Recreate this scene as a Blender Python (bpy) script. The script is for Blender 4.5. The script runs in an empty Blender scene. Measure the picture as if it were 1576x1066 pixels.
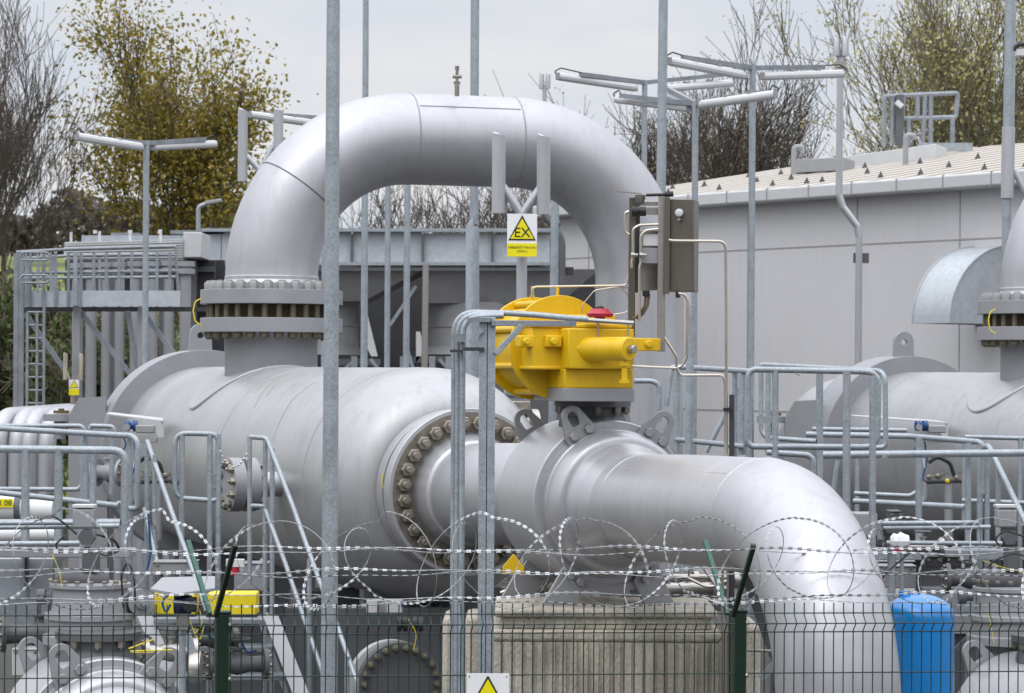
import bpy, bmesh, math, random
from mathutils import Vector, Matrix
R = math.radians
# ------------------------------------------------------------------ camera, world, sun, exposure
scn = bpy.context.scene
COL = scn.collection
F, HZ, ROLL, H = 4390.0, 39.0, R(0.4), 3.2
cam_d = bpy.data.cameras.new('camera'); cam = bpy.data.objects.new('camera', cam_d); COL.objects.link(cam)
cam.location = (0, 0, H)
cam.rotation_euler = (Matrix.Rotation(R(90), 4, 'X') @ Matrix.Rotation(ROLL, 4, 'Z')).to_euler()
cam_d.sensor_width = 36; cam_d.lens = 36*F/1576; cam_d.shift_y = HZ/1576
cam_d.clip_start = 0.5; cam_d.clip_end = 3000
cam_d.dof.use_dof = True; cam_d.dof.focus_distance = 17.5; cam_d.dof.aperture_fstop = 9.0
scn.camera = cam
scn.view_settings.view_transform = 'Standard'; scn.view_settings.look = 'None'
scn.view_settings.exposure = 0.0; scn.view_settings.gamma = 1.0
scn.render.film_transparent = False
SUN_EL, SUN_AZ = R(52), R(-28)      # azimuth measured from behind the camera; the light comes over its left shoulder
w = bpy.data.worlds.new('World'); scn.world = w; w.use_nodes = True
nt = w.node_tree; nt.nodes.clear()
def N(t, tree=None, **k):
    n = (tree or nt).nodes.new(t)
    for a, v in k.items(): setattr(n, a, v)
    return n
out = N('ShaderNodeOutputWorld'); sky = N('ShaderNodeTexSky', sky_type='NISHITA', sun_disc=False)
sky.sun_elevation = SUN_EL; sky.sun_rotation = math.pi + SUN_AZ
b1 = N('ShaderNodeBackground'); b1.inputs[1].default_value = 0.1; nt.links.new(sky.outputs[0], b1.inputs[0])
tc = N('ShaderNodeTexCoord'); sep = N('ShaderNodeSeparateXYZ'); nt.links.new(tc.outputs['Generated'], sep.inputs[0])
mp = N('ShaderNodeMapping'); mp.inputs['Scale'].default_value = (3.2, 3.2, 11); nt.links.new(tc.outputs['Generated'], mp.inputs[0])
nz = N('ShaderNodeTexNoise'); nz.inputs['Scale'].default_value = 2.2; nz.inputs['Detail'].default_value = 5; nz.inputs['Roughness'].default_value = .5
nt.links.new(mp.outputs[0], nz.inputs['Vector'])
rp = N('ShaderNodeValToRGB'); rp.color_ramp.elements[0].position = .38; rp.color_ramp.elements[1].position = .62
rp.color_ramp.elements[0].color = (.70, .74, .815, 1); rp.color_ramp.elements[1].color = (.83, .825, .84, 1)
nt.links.new(nz.outputs[0], rp.inputs[0])
b2 = N('ShaderNodeBackground'); nt.links.new(rp.outputs[0], b2.inputs[0])
el = N('ShaderNodeMapRange'); el.inputs['From Min'].default_value = .14; el.inputs['From Max'].default_value = 1.0   # overcast sky: brighter overhead
el.inputs['To Min'].default_value = 1.0; el.inputs['To Max'].default_value = 3.0
nt.links.new(sep.outputs['Z'], el.inputs['Value'])
dp_ = N('ShaderNodeVectorMath', operation='DOT_PRODUCT'); dp_.inputs[1].default_value = (math.sin(SUN_AZ)*math.cos(SUN_EL), -math.cos(SUN_AZ)*math.cos(SUN_EL), math.sin(SUN_EL))
nt.links.new(tc.outputs['Generated'], dp_.inputs[0])
gl = N('ShaderNodeMapRange', interpolation_type='SMOOTHSTEP'); gl.inputs['From Min'].default_value = .0; gl.inputs['To Min'].default_value = 1; gl.inputs['To Max'].default_value = 1.25   # thin cloud glows round the hidden sun
nt.links.new(dp_.outputs['Value'], gl.inputs['Value'])
mu = N('ShaderNodeMath', operation='MULTIPLY'); nt.links.new(el.outputs[0], mu.inputs[0]); nt.links.new(gl.outputs[0], mu.inputs[1]); nt.links.new(mu.outputs[0], b2.inputs[1])
mx = N('ShaderNodeMixShader'); mx.inputs[0].default_value = .93
nt.links.new(b1.outputs[0], mx.inputs[1]); nt.links.new(b2.outputs[0], mx.inputs[2]); nt.links.new(mx.outputs[0], out.inputs[0])
sd = bpy.data.lights.new('sun', 'SUN'); sd.energy = .6; sd.angle = R(35); sd.color = (1, .97, .92)
sun = bpy.data.objects.new('sun', sd); COL.objects.link(sun)
sdir = Vector((math.sin(SUN_AZ)*math.cos(SUN_EL), -math.cos(SUN_AZ)*math.cos(SUN_EL), math.sin(SUN_EL)))
sun.rotation_euler = sdir.to_track_quat('Z', 'Y').to_euler()

# ------------------------------------------------------------------ helpers
CR, SR = math.cos(ROLL), math.sin(ROLL)
def P(px, py, D):
    dx, dy = px-788, py-533
    u = dx*CR + dy*SR; v = -dx*SR + dy*CR
    return Vector((u/F*D, D, H - (v-HZ)/F*D))
TA = math.tan(R(17.8)); AX = Vector((math.sin(R(17.8)), -math.cos(R(17.8)), 0))      # pipe axis, towards the camera
SD = Vector((math.cos(R(17.8)), math.sin(R(17.8)), 0))                                # across, to the right and away
UP = Vector((0, 0, 1)); X0 = -.293
def A(D, z=0.0): return Vector((X0 + (20-D)*TA, D, z))
ZV = H - .845; ZP = H - .785
ORG = {}
class MB:
    def __init__(s): s.v = []; s.f = []; s.sm = []
    def add(s, vs, fs, smooth=True):
        o = len(s.v); s.v += [tuple(x) for x in vs]; s.f += [tuple(i+o for i in f) for f in fs]; s.sm += [smooth]*len(fs); return s
    def box(s, c, size, ax=None):
        c = Vector(c); ex, ey, ez = ax or (Vector((1,0,0)), Vector((0,1,0)), UP)
        vs = [c + ex*(size[0]/2*a) + ey*(size[1]/2*b) + ez*(size[2]/2*d) for a in (-1,1) for b in (-1,1) for d in (-1,1)]
        return s.add(vs, [(0,1,3,2),(4,6,7,5),(0,4,5,1),(2,3,7,6),(0,2,6,4),(1,5,7,3)], False)
    def bar(s, a, b, w, h, up=UP):
        a = Vector(a); b = Vector(b); d = (b-a); L = d.length; d.normalize()
        x = d.cross(Vector(up));
        if x.length < 1e-4: x = d.cross(Vector((0,1,0)))
        x.normalize(); y = x.cross(d).normalized()
        return s.box((a+b)/2, (w, L, h), (x, d, y))
    def tube(s, pts, r, seg=10, closed=False, caps=True):
        pts = [Vector(p) for p in pts]; n = len(pts)
        rs = r if isinstance(r, (list, tuple)) else [r]*n
        vs = []; fr = None
        for i in range(n):
            if closed: t = pts[(i+1) % n]-pts[i-1]
            elif i == 0: t = pts[1]-pts[0]
            elif i == n-1: t = pts[-1]-pts[-2]
            else: t = (pts[i+1]-pts[i]).normalized() + (pts[i]-pts[i-1]).normalized()
            if t.length < 1e-9: t = Vector((0,0,1))
            t.normalize()
            if fr is None:
                fr = t.cross(UP)
                if fr.length < .05: fr = t.cross(Vector((1,0,0)))
            fr = fr - t*fr.dot(t); fr.normalize(); g = t.cross(fr)
            for k in range(seg):
                a = 2*math.pi*k/seg; vs.append(pts[i] + (fr*math.cos(a) + g*math.sin(a))*rs[i])
        fs = []
        for i in range(n if closed else n-1):
            j = (i+1) % n
            for k in range(seg): fs.append((i*seg+k, i*seg+(k+1) % seg, j*seg+(k+1) % seg, j*seg+k))
        s.add(vs, fs, True)
        if caps and not closed:
            o = len(s.v)-len(vs)
            s.f.append(tuple(o+k for k in range(seg))[::-1]); s.sm.append(False)
            s.f.append(tuple(o+(n-1)*seg+k for k in range(seg))); s.sm.append(False)
        return s
    def lathe(s, o, ax, prof, seg=64, ref=None):
        """prof: (distance along ax, radius)"""
        o = Vector(o); ax = Vector(ax).normalized(); x = ax.cross(ref or UP)
        if x.length < .05: x = Vector((1,0,0))
        x.normalize(); y = ax.cross(x)
        vs = []; idx = []
        for a, r in prof:
            if r < 1e-6: idx.append([len(vs)]*seg); vs.append(o+ax*a)
            else:
                idx.append(list(range(len(vs), len(vs)+seg)))
                vs += [o + ax*a + (x*math.cos(2*math.pi*k/seg) + y*math.sin(2*math.pi*k/seg))*r for k in range(seg)]
        fs = []
        for i in range(len(prof)-1):
            for k in range(seg):
                q = (idx[i][k], idx[i][(k+1) % seg], idx[i+1][(k+1) % seg], idx[i+1][k]); t = []
                for z in q:
                    if z not in t: t.append(z)
                if len(t) > 2: fs.append(tuple(t))
        return s.add(vs, fs, True)
    def plate(s, poly, o, ex, ey, th, hole=None):
        """flat plate from a 2D outline, thickness th along ex x ey, optional same-length hole outline"""
        o = Vector(o); ex = Vector(ex); ey = Vector(ey); ez = ex.cross(ey).normalized(); n = len(poly)
        vs = []
        for d in (-th/2, th/2): vs += [o+ex*a+ey*b+ez*d for a, b in poly]
        fs = [(i, (i+1) % n, n+(i+1) % n, n+i) for i in range(n)]
        if hole:
            m = 2*n
            for d in (-th/2, th/2): vs += [o+ex*a+ey*b+ez*d for a, b in hole]
            for i in range(n):
                j = (i+1) % n
                fs += [(m+i, m+n+i, m+n+j, m+j), (i, m+i, m+j, j), (n+i, n+j, m+n+j, m+n+i)]
        else: fs += [tuple(range(n))[::-1], tuple(range(n, 2*n))]
        return s.add(vs, fs, False)
    def hexa(s, c, ax, r, h, stud=0.0, sr=0):
        c = Vector(c); ax = Vector(ax).normalized()
        s.lathe(c, ax, [(0, 0), (0, r), (h*.86, r), (h, r*.86), (h, 0)], 6)
        if stud: s.lathe(c, ax, [(h, sr), (h+stud*.8, sr), (h+stud, sr*.8), (h+stud, 0)], 10)
        return s
    def build(s, name, m, parent=None, origin=None, bevel=0.0, angle=32):
        me = bpy.data.meshes.new(name)
        org = origin
        if parent is not None: org = ORG[parent.name]
        if org is None:
            xs = [p[0] for p in s.v]; ys = [p[1] for p in s.v]; zs = [p[2] for p in s.v]
            org = Vector(((min(xs)+max(xs))/2, (min(ys)+max(ys))/2, min(zs)))
        org = Vector(org)
        me.from_pydata([(p[0]-org[0], p[1]-org[1], p[2]-org[2]) for p in s.v], [], s.f)
        me.polygons.foreach_set('use_smooth', s.sm)
        if len(s.f) < 60000:
            bm = bmesh.new(); bm.from_mesh(me); bmesh.ops.recalc_face_normals(bm, faces=bm.faces[:]); bm.to_mesh(me); bm.free()
        me.update(); me.set_sharp_from_angle(angle=R(angle))
        me.materials.append(m)
        o = bpy.data.objects.new(name, me); COL.objects.link(o); ORG[o.name] = org
        if parent is not None: o.parent = parent
        else: o.location = org
        if bevel:
            b = o.modifiers.new('bevel', 'BEVEL'); b.width = bevel; b.segments = 2; b.limit_method = 'ANGLE'; b.angle_limit = R(40)
        return o
def tag(o, label, cat, group=None, kind=None):
    if label: o['label'] = label
    if cat: o['category'] = cat
    if group: o['group'] = group
    if kind: o['kind'] = kind
    return o
def thing(name, label, cat, loc, group=None):
    o = bpy.data.objects.new(name, None); COL.objects.link(o); o.location = loc; o.empty_display_size = .2
    ORG[o.name] = Vector(loc); return tag(o, label, cat, group)
def kids(o): return [c for c in bpy.data.objects if c.parent == o]
def dup(o, loc=None, label=None, group=None, rz=None, sc=None):
    def cp(x, par):
        c = x.copy(); COL.objects.link(c); ORG[c.name] = ORG[x.name]
        if par is not None: c.parent = par
        for k in CH.get(x.name, []): cp(k, c)
        return c
    CH = {}
    for k in bpy.data.objects:
        if k.parent: CH.setdefault(k.parent.name, []).append(k)
    r = cp(o, None)
    if loc is not None: r.location = loc
    if label: r['label'] = label
    if group: r['group'] = group
    if rz is not None: r.rotation_euler.z = rz
    if sc is not None: r.scale = sc if isinstance(sc, (tuple, list)) else (sc, sc, sc)
    return r
def rnd_path(pts, r, n=6, closed=False):
    """round the corners of a polyline"""
    pts = [Vector(p) for p in pts]; res = []; m = len(pts)
    for i, p in enumerate(pts):
        if not closed and i in (0, m-1): res.append(p); continue
        a = pts[i-1]; b = pts[(i+1) % m]; da = (a-p); db = (b-p)
        if da.length < 1e-6 or db.length < 1e-6: continue
        ang = da.angle(db)
        if ang > R(176): res.append(p); continue
        t = min(r/math.tan(ang/2), da.length*.45, db.length*.45)
        pa = p+da.normalized()*t; pb = p+db.normalized()*t
        for k in range(n+1):
            q = k/n; res.append(pa*(1-q)**2 + p*2*q*(1-q) + pb*q*q)
    return res
def PP(l, D=None):
    return [P(a[0], a[1], a[2] if len(a) > 2 else D) for a in l]
def to_mesh(ob):
    bpy.context.view_layer.update(); dg = bpy.context.evaluated_depsgraph_get()
    me = bpy.data.meshes.new_from_object(ob.evaluated_get(dg)); n = bpy.data.objects.new(ob.name, me); COL.objects.link(n)
    n.parent = ob.parent; n.matrix_local = ob.matrix_local.copy(); ORG[n.name] = ORG[ob.parent.name]; nm = ob.name; bpy.data.objects.remove(ob); n.name = nm; return n
def text(body, size, o, ex, ey, m, parent, name='lettering'):
    c = bpy.data.curves.new(name, 'FONT'); c.body = body; c.size = size; c.align_x = 'CENTER'; c.align_y = 'CENTER'; c.extrude = .0006
    ob = bpy.data.objects.new(name, c); COL.objects.link(ob); c.materials.append(m); ob.parent = parent
    ex = Vector(ex).normalized(); ey = Vector(ey).normalized(); ez = ex.cross(ey)
    M = Matrix((ex, ey, ez)).transposed().to_4x4(); M.translation = Vector(o)-ORG[parent.name]; ob.matrix_local = M
    ORG[ob.name] = ORG[parent.name]; return to_mesh(ob)

# ------------------------------------------------------------------ materials
def mat(name, col, rough=.5, metal=0.0, var=.08, scale=4.0, stretch=(1,1,1), bump=0.0, bscale=60, col2=None, spots=0.0, detail=4, voro=0, spec=None, coat=0, streak=0.0):
    m = bpy.data.materials.new(name); m.use_nodes = True; t = m.node_tree; b = t.nodes['Principled BSDF']
    L = t.links.new; tcn = N('ShaderNodeTexCoord', t); mpn = N('ShaderNodeMapping', t); mpn.inputs['Scale'].default_value = stretch
    L(tcn.outputs['Object'], mpn.inputs[0])
    nn = N('ShaderNodeTexNoise', t); nn.inputs['Scale'].default_value = scale; nn.inputs['Detail'].default_value = detail; nn.inputs['Roughness'].default_value = .62
    L(mpn.outputs[0], nn.inputs['Vector'])
    r = N('ShaderNodeValToRGB', t); r.color_ramp.elements[0].position = .3; r.color_ramp.elements[1].position = .7
    c2 = col2 or tuple(min(1, x*(1+var)) for x in col)
    c1 = tuple(x*(1-var) for x in col)
    r.color_ramp.elements[0].color = (*c1, 1); r.color_ramp.elements[1].color = (*c2, 1)
    L(nn.outputs[0], r.inputs[0]); last = r.outputs[0]
    if voro:
        vo = N('ShaderNodeTexVoronoi', t); vo.inputs['Scale'].default_value = bscale; L(tcn.outputs['Object'], vo.inputs['Vector'])
        mxn = N('ShaderNodeMix', t, data_type='RGBA', blend_type='OVERLAY'); mxn.inputs[0].default_value = voro
        bw = N('ShaderNodeSeparateColor', t); L(vo.outputs['Color'], bw.inputs[0])
        L(last, mxn.inputs[6]); L(bw.outputs[0], mxn.inputs[7]); last = mxn.outputs[2]
    if spots:
        n2 = N('ShaderNodeTexNoise', t); n2.inputs['Scale'].default_value = scale*.35; n2.inputs['Detail'].default_value = 6; n2.inputs['Roughness'].default_value = .7
        L(mpn.outputs[0], n2.inputs['Vector'])
        r2 = N('ShaderNodeValToRGB', t); r2.color_ramp.elements[0].position = .56; r2.color_ramp.elements[1].position = .78
        r2.color_ramp.elements[0].color = (0,0,0,1); r2.color_ramp.elements[1].color = (1,1,1,1); L(n2.outputs[0], r2.inputs[0])
        ml = N('ShaderNodeMath', t, operation='MULTIPLY'); ml.inputs[1].default_value = spots; L(r2.outputs[0], ml.inputs[0])
        m2 = N('ShaderNodeMix', t, data_type='RGBA'); L(ml.outputs[0], m2.inputs[0]); L(last, m2.inputs[6])
        m2.inputs[7].default_value = (col[0]*.55, col[1]*.5, col[2]*.42, 1); last = m2.outputs[2]
    if streak:
        mp3 = N('ShaderNodeMapping', t); mp3.inputs['Scale'].default_value = (7, 7, .5); L(tcn.outputs['Object'], mp3.inputs[0])
        n4 = N('ShaderNodeTexNoise', t); n4.inputs['Scale'].default_value = 1.6; n4.inputs['Detail'].default_value = 7; n4.inputs['Roughness'].default_value = .72; L(mp3.outputs[0], n4.inputs['Vector'])
        r4 = N('ShaderNodeValToRGB', t); r4.color_ramp.elements[0].position = .50; r4.color_ramp.elements[1].position = .74
        r4.color_ramp.elements[0].color = (0,0,0,1); r4.color_ramp.elements[1].color = (streak,streak,streak,1); L(n4.outputs[0], r4.inputs[0])
        m4 = N('ShaderNodeMix', t, data_type='RGBA'); L(r4.outputs[0], m4.inputs[0]); L(last, m4.inputs[6])
        m4.inputs[7].default_value = (col[0]*.5, col[1]*.47, col[2]*.42, 1); last = m4.outputs[2]
    L(last, b.inputs['Base Color'])
    b.inputs['Metallic'].default_value = metal
    rr = N('ShaderNodeMapRange', t); rr.inputs['To Min'].default_value = max(.05, rough-.08); rr.inputs['To Max'].default_value = min(1, rough+.1)
    L(nn.outputs[0], rr.inputs['Value']); L(rr.outputs[0], b.inputs['Roughness'])
    if spec is not None: b.inputs['Specular IOR Level'].default_value = spec
    if coat: b.inputs['Coat Weight'].default_value = coat; b.inputs['Coat Roughness'].default_value = .2
    if bump:
        n3 = N('ShaderNodeTexNoise', t); n3.inputs['Scale'].default_value = bscale; n3.inputs['Detail'].default_value = 3; L(mpn.outputs[0], n3.inputs['Vector'])
        bu = N('ShaderNodeBump', t); bu.inputs['Strength'].default_value = bump; bu.inputs['Distance'].default_value = .02
        L(n3.outputs[0], bu.inputs['Height']); L(bu.outputs[0], b.inputs['Normal'])
    return m
M = {}
M['paint'] = mat('silver_grey_paint', (.455,.458,.48), .36, .48, .06, 1.6, bump=.05, bscale=120, spots=.14, streak=.28)
M['vessel'] = mat('silver_grey_vessel_paint', (.41,.413,.422), .38, .45, .09, 1.1, bump=.05, bscale=110, spots=.35, streak=.4)
M['plate'] = mat('mid_grey_plate_paint', (.29,.295,.31), .5, .1, .07, 3, spots=.15)
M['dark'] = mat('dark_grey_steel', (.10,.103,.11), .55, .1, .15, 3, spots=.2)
M['hopper'] = mat('weathered_grey_sheet', (.30,.30,.305), .6, .1, .15, 2, spots=.2)
M['darker'] = mat('near_black_steel', (.035,.036,.04), .6, 0, .2, 3)  # plain near-black steel, also used for the shaded gaps
M['galv'] = mat('galvanised_steel', (.33,.365,.395), .45, .4, .12, 12, voro=.18, bscale=140, bump=.06, spots=.25)
M['galv2'] = mat('weathered_galvanised_steel', (.25,.27,.295), .55, .3, .2, 5, voro=.12, bscale=90, spots=.25)
M['galvs'] = mat('galvanised_sheet', (.44,.47,.50), .5, .15, .12, 1.2, voro=.06, bscale=16, spots=.2)
M['yellow'] = mat('yellow_paint', (.70,.445,.0), .46, 0, .06, 3, coat=.1, bump=.02, bscale=60, spots=.25, streak=.25)
M['bolt'] = mat('bolt_metal', (.27,.245,.205), .42, .6, .25, 30)
M['boltd'] = mat('painted_bolt', (.30,.30,.30), .45, .3, .15, 30)
M['grime'] = mat('grimy_flange_face', (.17,.15,.125), .6, .2, .3, 20)
M['stud'] = mat('rusty_green_stud', (.15,.14,.095), .6, .3, .3, 14, spots=.6)
M['rust'] = mat('rusty_brown_steel', (.13,.085,.05), .8, 0, .45, 12)
M['steel'] = mat('stainless_steel', (.42,.40,.37), .32, .85, .06, 3, stretch=(1,1,12))
M['cab'] = mat('brownish_stainless_cabinet', (.17,.15,.125), .34, .7, .08, 2, stretch=(6,6,1), spots=.2)
M['tubing'] = mat('stainless_tubing', (.50,.46,.40), .3, .8, .06, 6)
M['white'] = mat('white_plastic', (.60,.605,.61), .45, 0, .04, 4)
M['signw'] = mat('sign_white', (.78,.79,.80), .4, 0, .02, 4)
M['signy'] = mat('sign_yellow', (.80,.70,.0), .4, 0, .02, 4)
M['black'] = mat('black_print', (.012,.012,.012), .5, 0, .1, 4)
M['yel2'] = mat('yellow_plastic', (.72,.58,.01), .45, 0, .06, 4)
M['blue'] = mat('blue_gloss_paint', (.0,.18,.50), .25, 0, .05, 2, coat=.5)
M['bluec'] = mat('blue_valve_paint', (.008,.06,.18), .4, 0, .1, 6)
M['navy'] = mat('navy_motor_paint', (.012,.02,.07), .5, 0, .1, 6)
M['red'] = mat('red_plastic', (.42,.02,.04), .4, 0, .1, 6)
M['green'] = mat('dark_green_coating', (.002,.018,.009), .38, 0, .1, 8)
M['mesh'] = mat('fence_green_coating', (.006,.03,.022), .4, 0, .1, 8)
M['teal'] = mat('lit_green_coating', (.025,.10,.075), .45, 0, .1, 8)  # the green coating with reflected light put into its colour
M['wire'] = mat('bright_razor_wire', (.33,.335,.34), .35, .4, .12, 20)
M['barb'] = mat('sky_lit_razor_barb', (.62,.64,.67), .35, .15, .1, 20)  # pale base colour; the reflected sky is put into it
M['wall'] = mat('pale_grey_wall_panel', (.56,.555,.565), .55, .0, .03, .8, stretch=(1,1,.3), bump=.03, bscale=30, streak=.10)
M['gutter'] = mat('pale_gutter_sheet', (.52,.525,.53), .5, .1, .05, 2)
M['roof'] = mat('beige_roof_sheet', (.46,.425,.38), .6, .05, .06, 1.2, spots=.1)
M['joint'] = mat('panel_joint', (.30,.295,.29), .7, 0, .1, 3)
M['gravel'] = mat('gravel_ground', (.06,.058,.054), .95, 0, .45, 22, bump=.6, bscale=60)
M['hill'] = mat('meadow_hillside', (.07,.10,.02), .95, 0, .5, .15, col2=(.20,.22,.03), bump=.3, bscale=8)
M['bark'] = mat('tree_bark', (.075,.06,.05), .9, 0, .35, 3, bump=.3, bscale=12)
M['bark2'] = mat('olive_tree_bark', (.15,.13,.09), .9, 0, .35, 3, bump=.3, bscale=12)
def leafmat(name, a, b2):
    m = bpy.data.materials.new(name); m.use_nodes = True; t = m.node_tree; b = t.nodes['Principled BSDF']
    g = N('ShaderNodeNewGeometry', t); r = N('ShaderNodeValToRGB', t)
    r.color_ramp.elements[0].color = (*a, 1); r.color_ramp.elements[1].color = (*b2, 1)
    t.links.new(g.outputs['Random Per Island'], r.inputs[0]); t.links.new(r.outputs[0], b.inputs['Base Color'])
    b.inputs['Roughness'].default_value = .6
    tr = N('ShaderNodeBsdfTranslucent', t); t.links.new(r.outputs[0], tr.inputs[0]); mxs = N('ShaderNodeMixShader', t); mxs.inputs[0].default_value = .3
    t.links.new(b.outputs[0], mxs.inputs[1]); t.links.new(tr.outputs[0], mxs.inputs[2]); t.links.new(mxs.outputs[0], t.nodes['Material Output'].inputs[0])
    return m
M['leafo'] = leafmat('olive_gold_leaves', (.13,.13,.02), (.38,.27,.04))
M['leafg'] = leafmat('fresh_green_leaves', (.30,.29,.11), (.52,.48,.24))
M['leafd'] = leafmat('dark_shrub_leaves', (.02,.035,.008), (.09,.12,.025))
M['leafb'] = leafmat('brown_wood_twigs', (.06,.05,.042), (.15,.125,.10))
M['bud'] = leafmat('pale_buds', (.20,.17,.12), (.38,.32,.24))
def concrete():
    m = mat('ribbed_concrete', (.43,.395,.33), .95, 0, .28, 5, bump=.7, bscale=70, spots=.9, stretch=(1,1,.5), streak=.8)
    return m
M['conc'] = concrete()
# ------------------------------------------------------------------ ground, hillside
def sheet(name, xs, ys, zf, m, kind='structure'):
    b = MB(); vs = [(x, y, zf(x, y)) for y in ys for x in xs]; n = len(xs)
    b.add(vs, [(j*n+i, j*n+i+1, (j+1)*n+i+1, (j+1)*n+i) for j in range(len(ys)-1) for i in range(n-1)])
    o = b.build(name, m, origin=(0,0,0), angle=80); o['kind'] = kind; return o
random.seed(4)
def hillz(x, y):
    if y < 62: return -.05
    t = min(1, (y-62)/150); return -.05 + 11.6*(t*t*(3-2*t)) + .35*math.sin(x*.05+y*.03) * t + (0 if y < 212 else (y-212)*.01)
sheet('ground', [-900,-60,-20,-10,0,10,20,60,900], [-60,0,9,15,30,45,62.5], lambda x, y: 0 if y >= 9 else (9-y)*.165 if y >= 0 else 1.485+(-y)*.2, M['gravel'])  # ground is banked up unseen behind the camera to block low sky light
sheet('hillside', [i*12-360 for i in range(61)], [60+i*8 for i in range(60)], hillz, M['hill'])

# ------------------------------------------------------------------ pressure vessel with support ring (lines up with the run of pipe)
def bolts_ring(c, ax, rad, n, r, h, m, parent, stud=0, sr=0, phase=0.0, name='bolt'):
    ax = Vector(ax).normalized(); x = ax.cross(UP).normalized() if abs(ax.z) < .9 else Vector((1,0,0)); y = ax.cross(x)
    first = None
    for k in range(n):
        a = 2*math.pi*(k+phase)/n; off = (x*math.cos(a)+y*math.sin(a))*rad
        if first is None:
            b = MB().hexa(Vector(c)+off, ax, r, h, stud, sr); first = b.build(name, m, parent); base = off
        else:
            o = first.copy(); COL.objects.link(o); ORG[o.name] = ORG[parent.name]; o.parent = parent; o.location = off-base
    return first
vs_ = thing('pressure_vessel', 'large silver grey horizontal vessel with a ring of hex bolts, behind the thick pole', 'pressure vessel', A(25, 0), 'pressure vessels')
def ax_at(D): return (25-D)/math.cos(R(17.8))     # distance along the axis from D=25
o25 = A(25, ZV)
def vprof(l): return [(ax_at(D), r) for D, r in l]
RV = .872
shell = MB().lathe(o25, AX, vprof([(31.2,0),(31.1,.35),(30.8,.62),(30.3,.80),(29.7,RV),(20.95,RV)]), 96)
pr = []
for k in range(15):
    a = k/14*R(90); pr.append((20.95-.55*math.sin(a)*.95, .52+(RV-.52)*math.cos(a)))
pr += [(20.32,.50)]
shell.lathe(o25, AX, vprof(pr), 96)
shell_o = shell.build('shell', M['vessel'], vs_)
for D in (28.1, 24.3, 21.3):
    MB().lathe(o25, AX, vprof([(D+.012,RV-.002),(D+.008,RV+.0035),(D-.008,RV+.0035),(D-.012,RV-.002)]), 96).build('weld_seam', M['plate'], vs_)
MB().lathe(o25, AX, vprof([(20.39,.50),(20.36,.505),(20.36,.575),(20.22,.575),(20.22,.40)]), 96).build('rear_flange', M['vessel'], vs_, bevel=.004)
MB().lathe(o25, AX, vprof([(20.12,.40),(20.12,.585),(20.115,.59),(19.995,.59),(19.99,.585),(19.99,.418),(19.97,.408),(19.93,.40),(19.85,.372),(19.83,.366),(19.82,.352),(19.81,.345)]), 128).build('front_flange', M['paint'], vs_, angle=22)
bolts_ring(A(19.985, ZV), AX, .487, 28, .05, .05, M['bolt'], vs_, .03, .024, .5)
MB().lathe(o25, AX, vprof([(20.22,.487),(20.12,.487)]), 48).build('gasket', M['stud'], vs_)
MB().lathe(o25, AX, vprof([(19.992,.562),(19.986,.56),(19.986,.42),(19.992,.42)]), 96).build('grimy_face', M['grime'], vs_)
# old drip stains and a bonding wire
M['stain'] = mat('dried_drip_stain', (.36,.33,.24), .6, .1, .25, 30)
def stain(D0, D1, a0, a1, w0):
    q = []; n_ = 14; rs_ = random.Random(int(D0*10))
    for i in range(n_+1):
        t_ = i/n_; D_ = D0+(D1-D0)*t_+.05*math.sin(t_*5); th = R(a0+(a1-a0)*t_); wv_ = w0*(.35+.65*math.sin(math.pi*min(1,t_*1.1+.05)))*rs_.uniform(.6,1.1)
        for sg in (-1,1): q.append(o25 + AX*(ax_at(D_)+sg*wv_) + (-SD*math.sin(th)+UP*math.cos(th))*(RV+.0015))
    MB().add(q, [(2*i,2*i+1,2*i+3,2*i+2) for i in range(n_)]).build('drip_stain', M['stain'], vs_)
stain(24.1, 23.7, 22, 52, .035); stain(23.95, 23.6, 20, 44, .02); stain(22.6, 22.5, 30, 70, .015)
MB().tube(rnd_path(PP([(590,728),(586,742),(590,752),(598,745),(602,730)],19.95), .05), .004, 6).build('bonding_wire', M['yel2'], vs_)
# support ring
MB().lathe(o25, AX, vprof([(29.16,RV-.01),(29.16,1.045),(28.68,1.045),(28.68,RV-.01)]), 96).build('support_ring', M['plate'], vs_, bevel=.004)
tl = MB(); c = A(28.85, ZV+1.03)
lug = [(.11*math.cos(a), .17+.11*math.sin(a)) for a in [R(180)-i*R(180)/12 for i in range(13)]]; lug = [(-.12,-.02)]+lug+[(.12,-.02)]
hole = [(.035*math.cos(a), .16+.035*math.sin(a)) for a in [R(230)-i*R(280)/14 for i in range(15)]]
for k in (-1,):
    tl.plate(lug, c-SD*.02, SD, UP, .05, hole)
tl.build('lifting_eye', M['plate'], vs_, bevel=.003)
# gusset plate left of ring
gp = [(105,640),(121,612),(161,610),(165,660),(165,760),(165,980),(105,980)]
g = MB(); pts = PP(gp, 28.6); g.add(pts + [p+Vector((.0,.1,0)) for p in pts], [tuple(range(7)),tuple(range(13,6,-1))]+[(i,i+7,(i+1)%7+7,(i+1)%7) for i in range(7)], False)
g.build('gusset_plate', M['plate'], vs_)
fl = MB().lathe(P(92,637,28.8), UP, [(0,0),(0,.17),(-.07,.17),(-.07,.06),(-.25,.06),(-.25,0)], 24); fl.build('small_nozzle', M['plate'], vs_)
MB().lathe(P(94,636,28.8), UP, [(0,.0),(0,.08),(.03,.08),(.03,.03),(.05,.03),(.05,0)], 12).build('rusty_cap', M['rust'], vs_)
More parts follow.
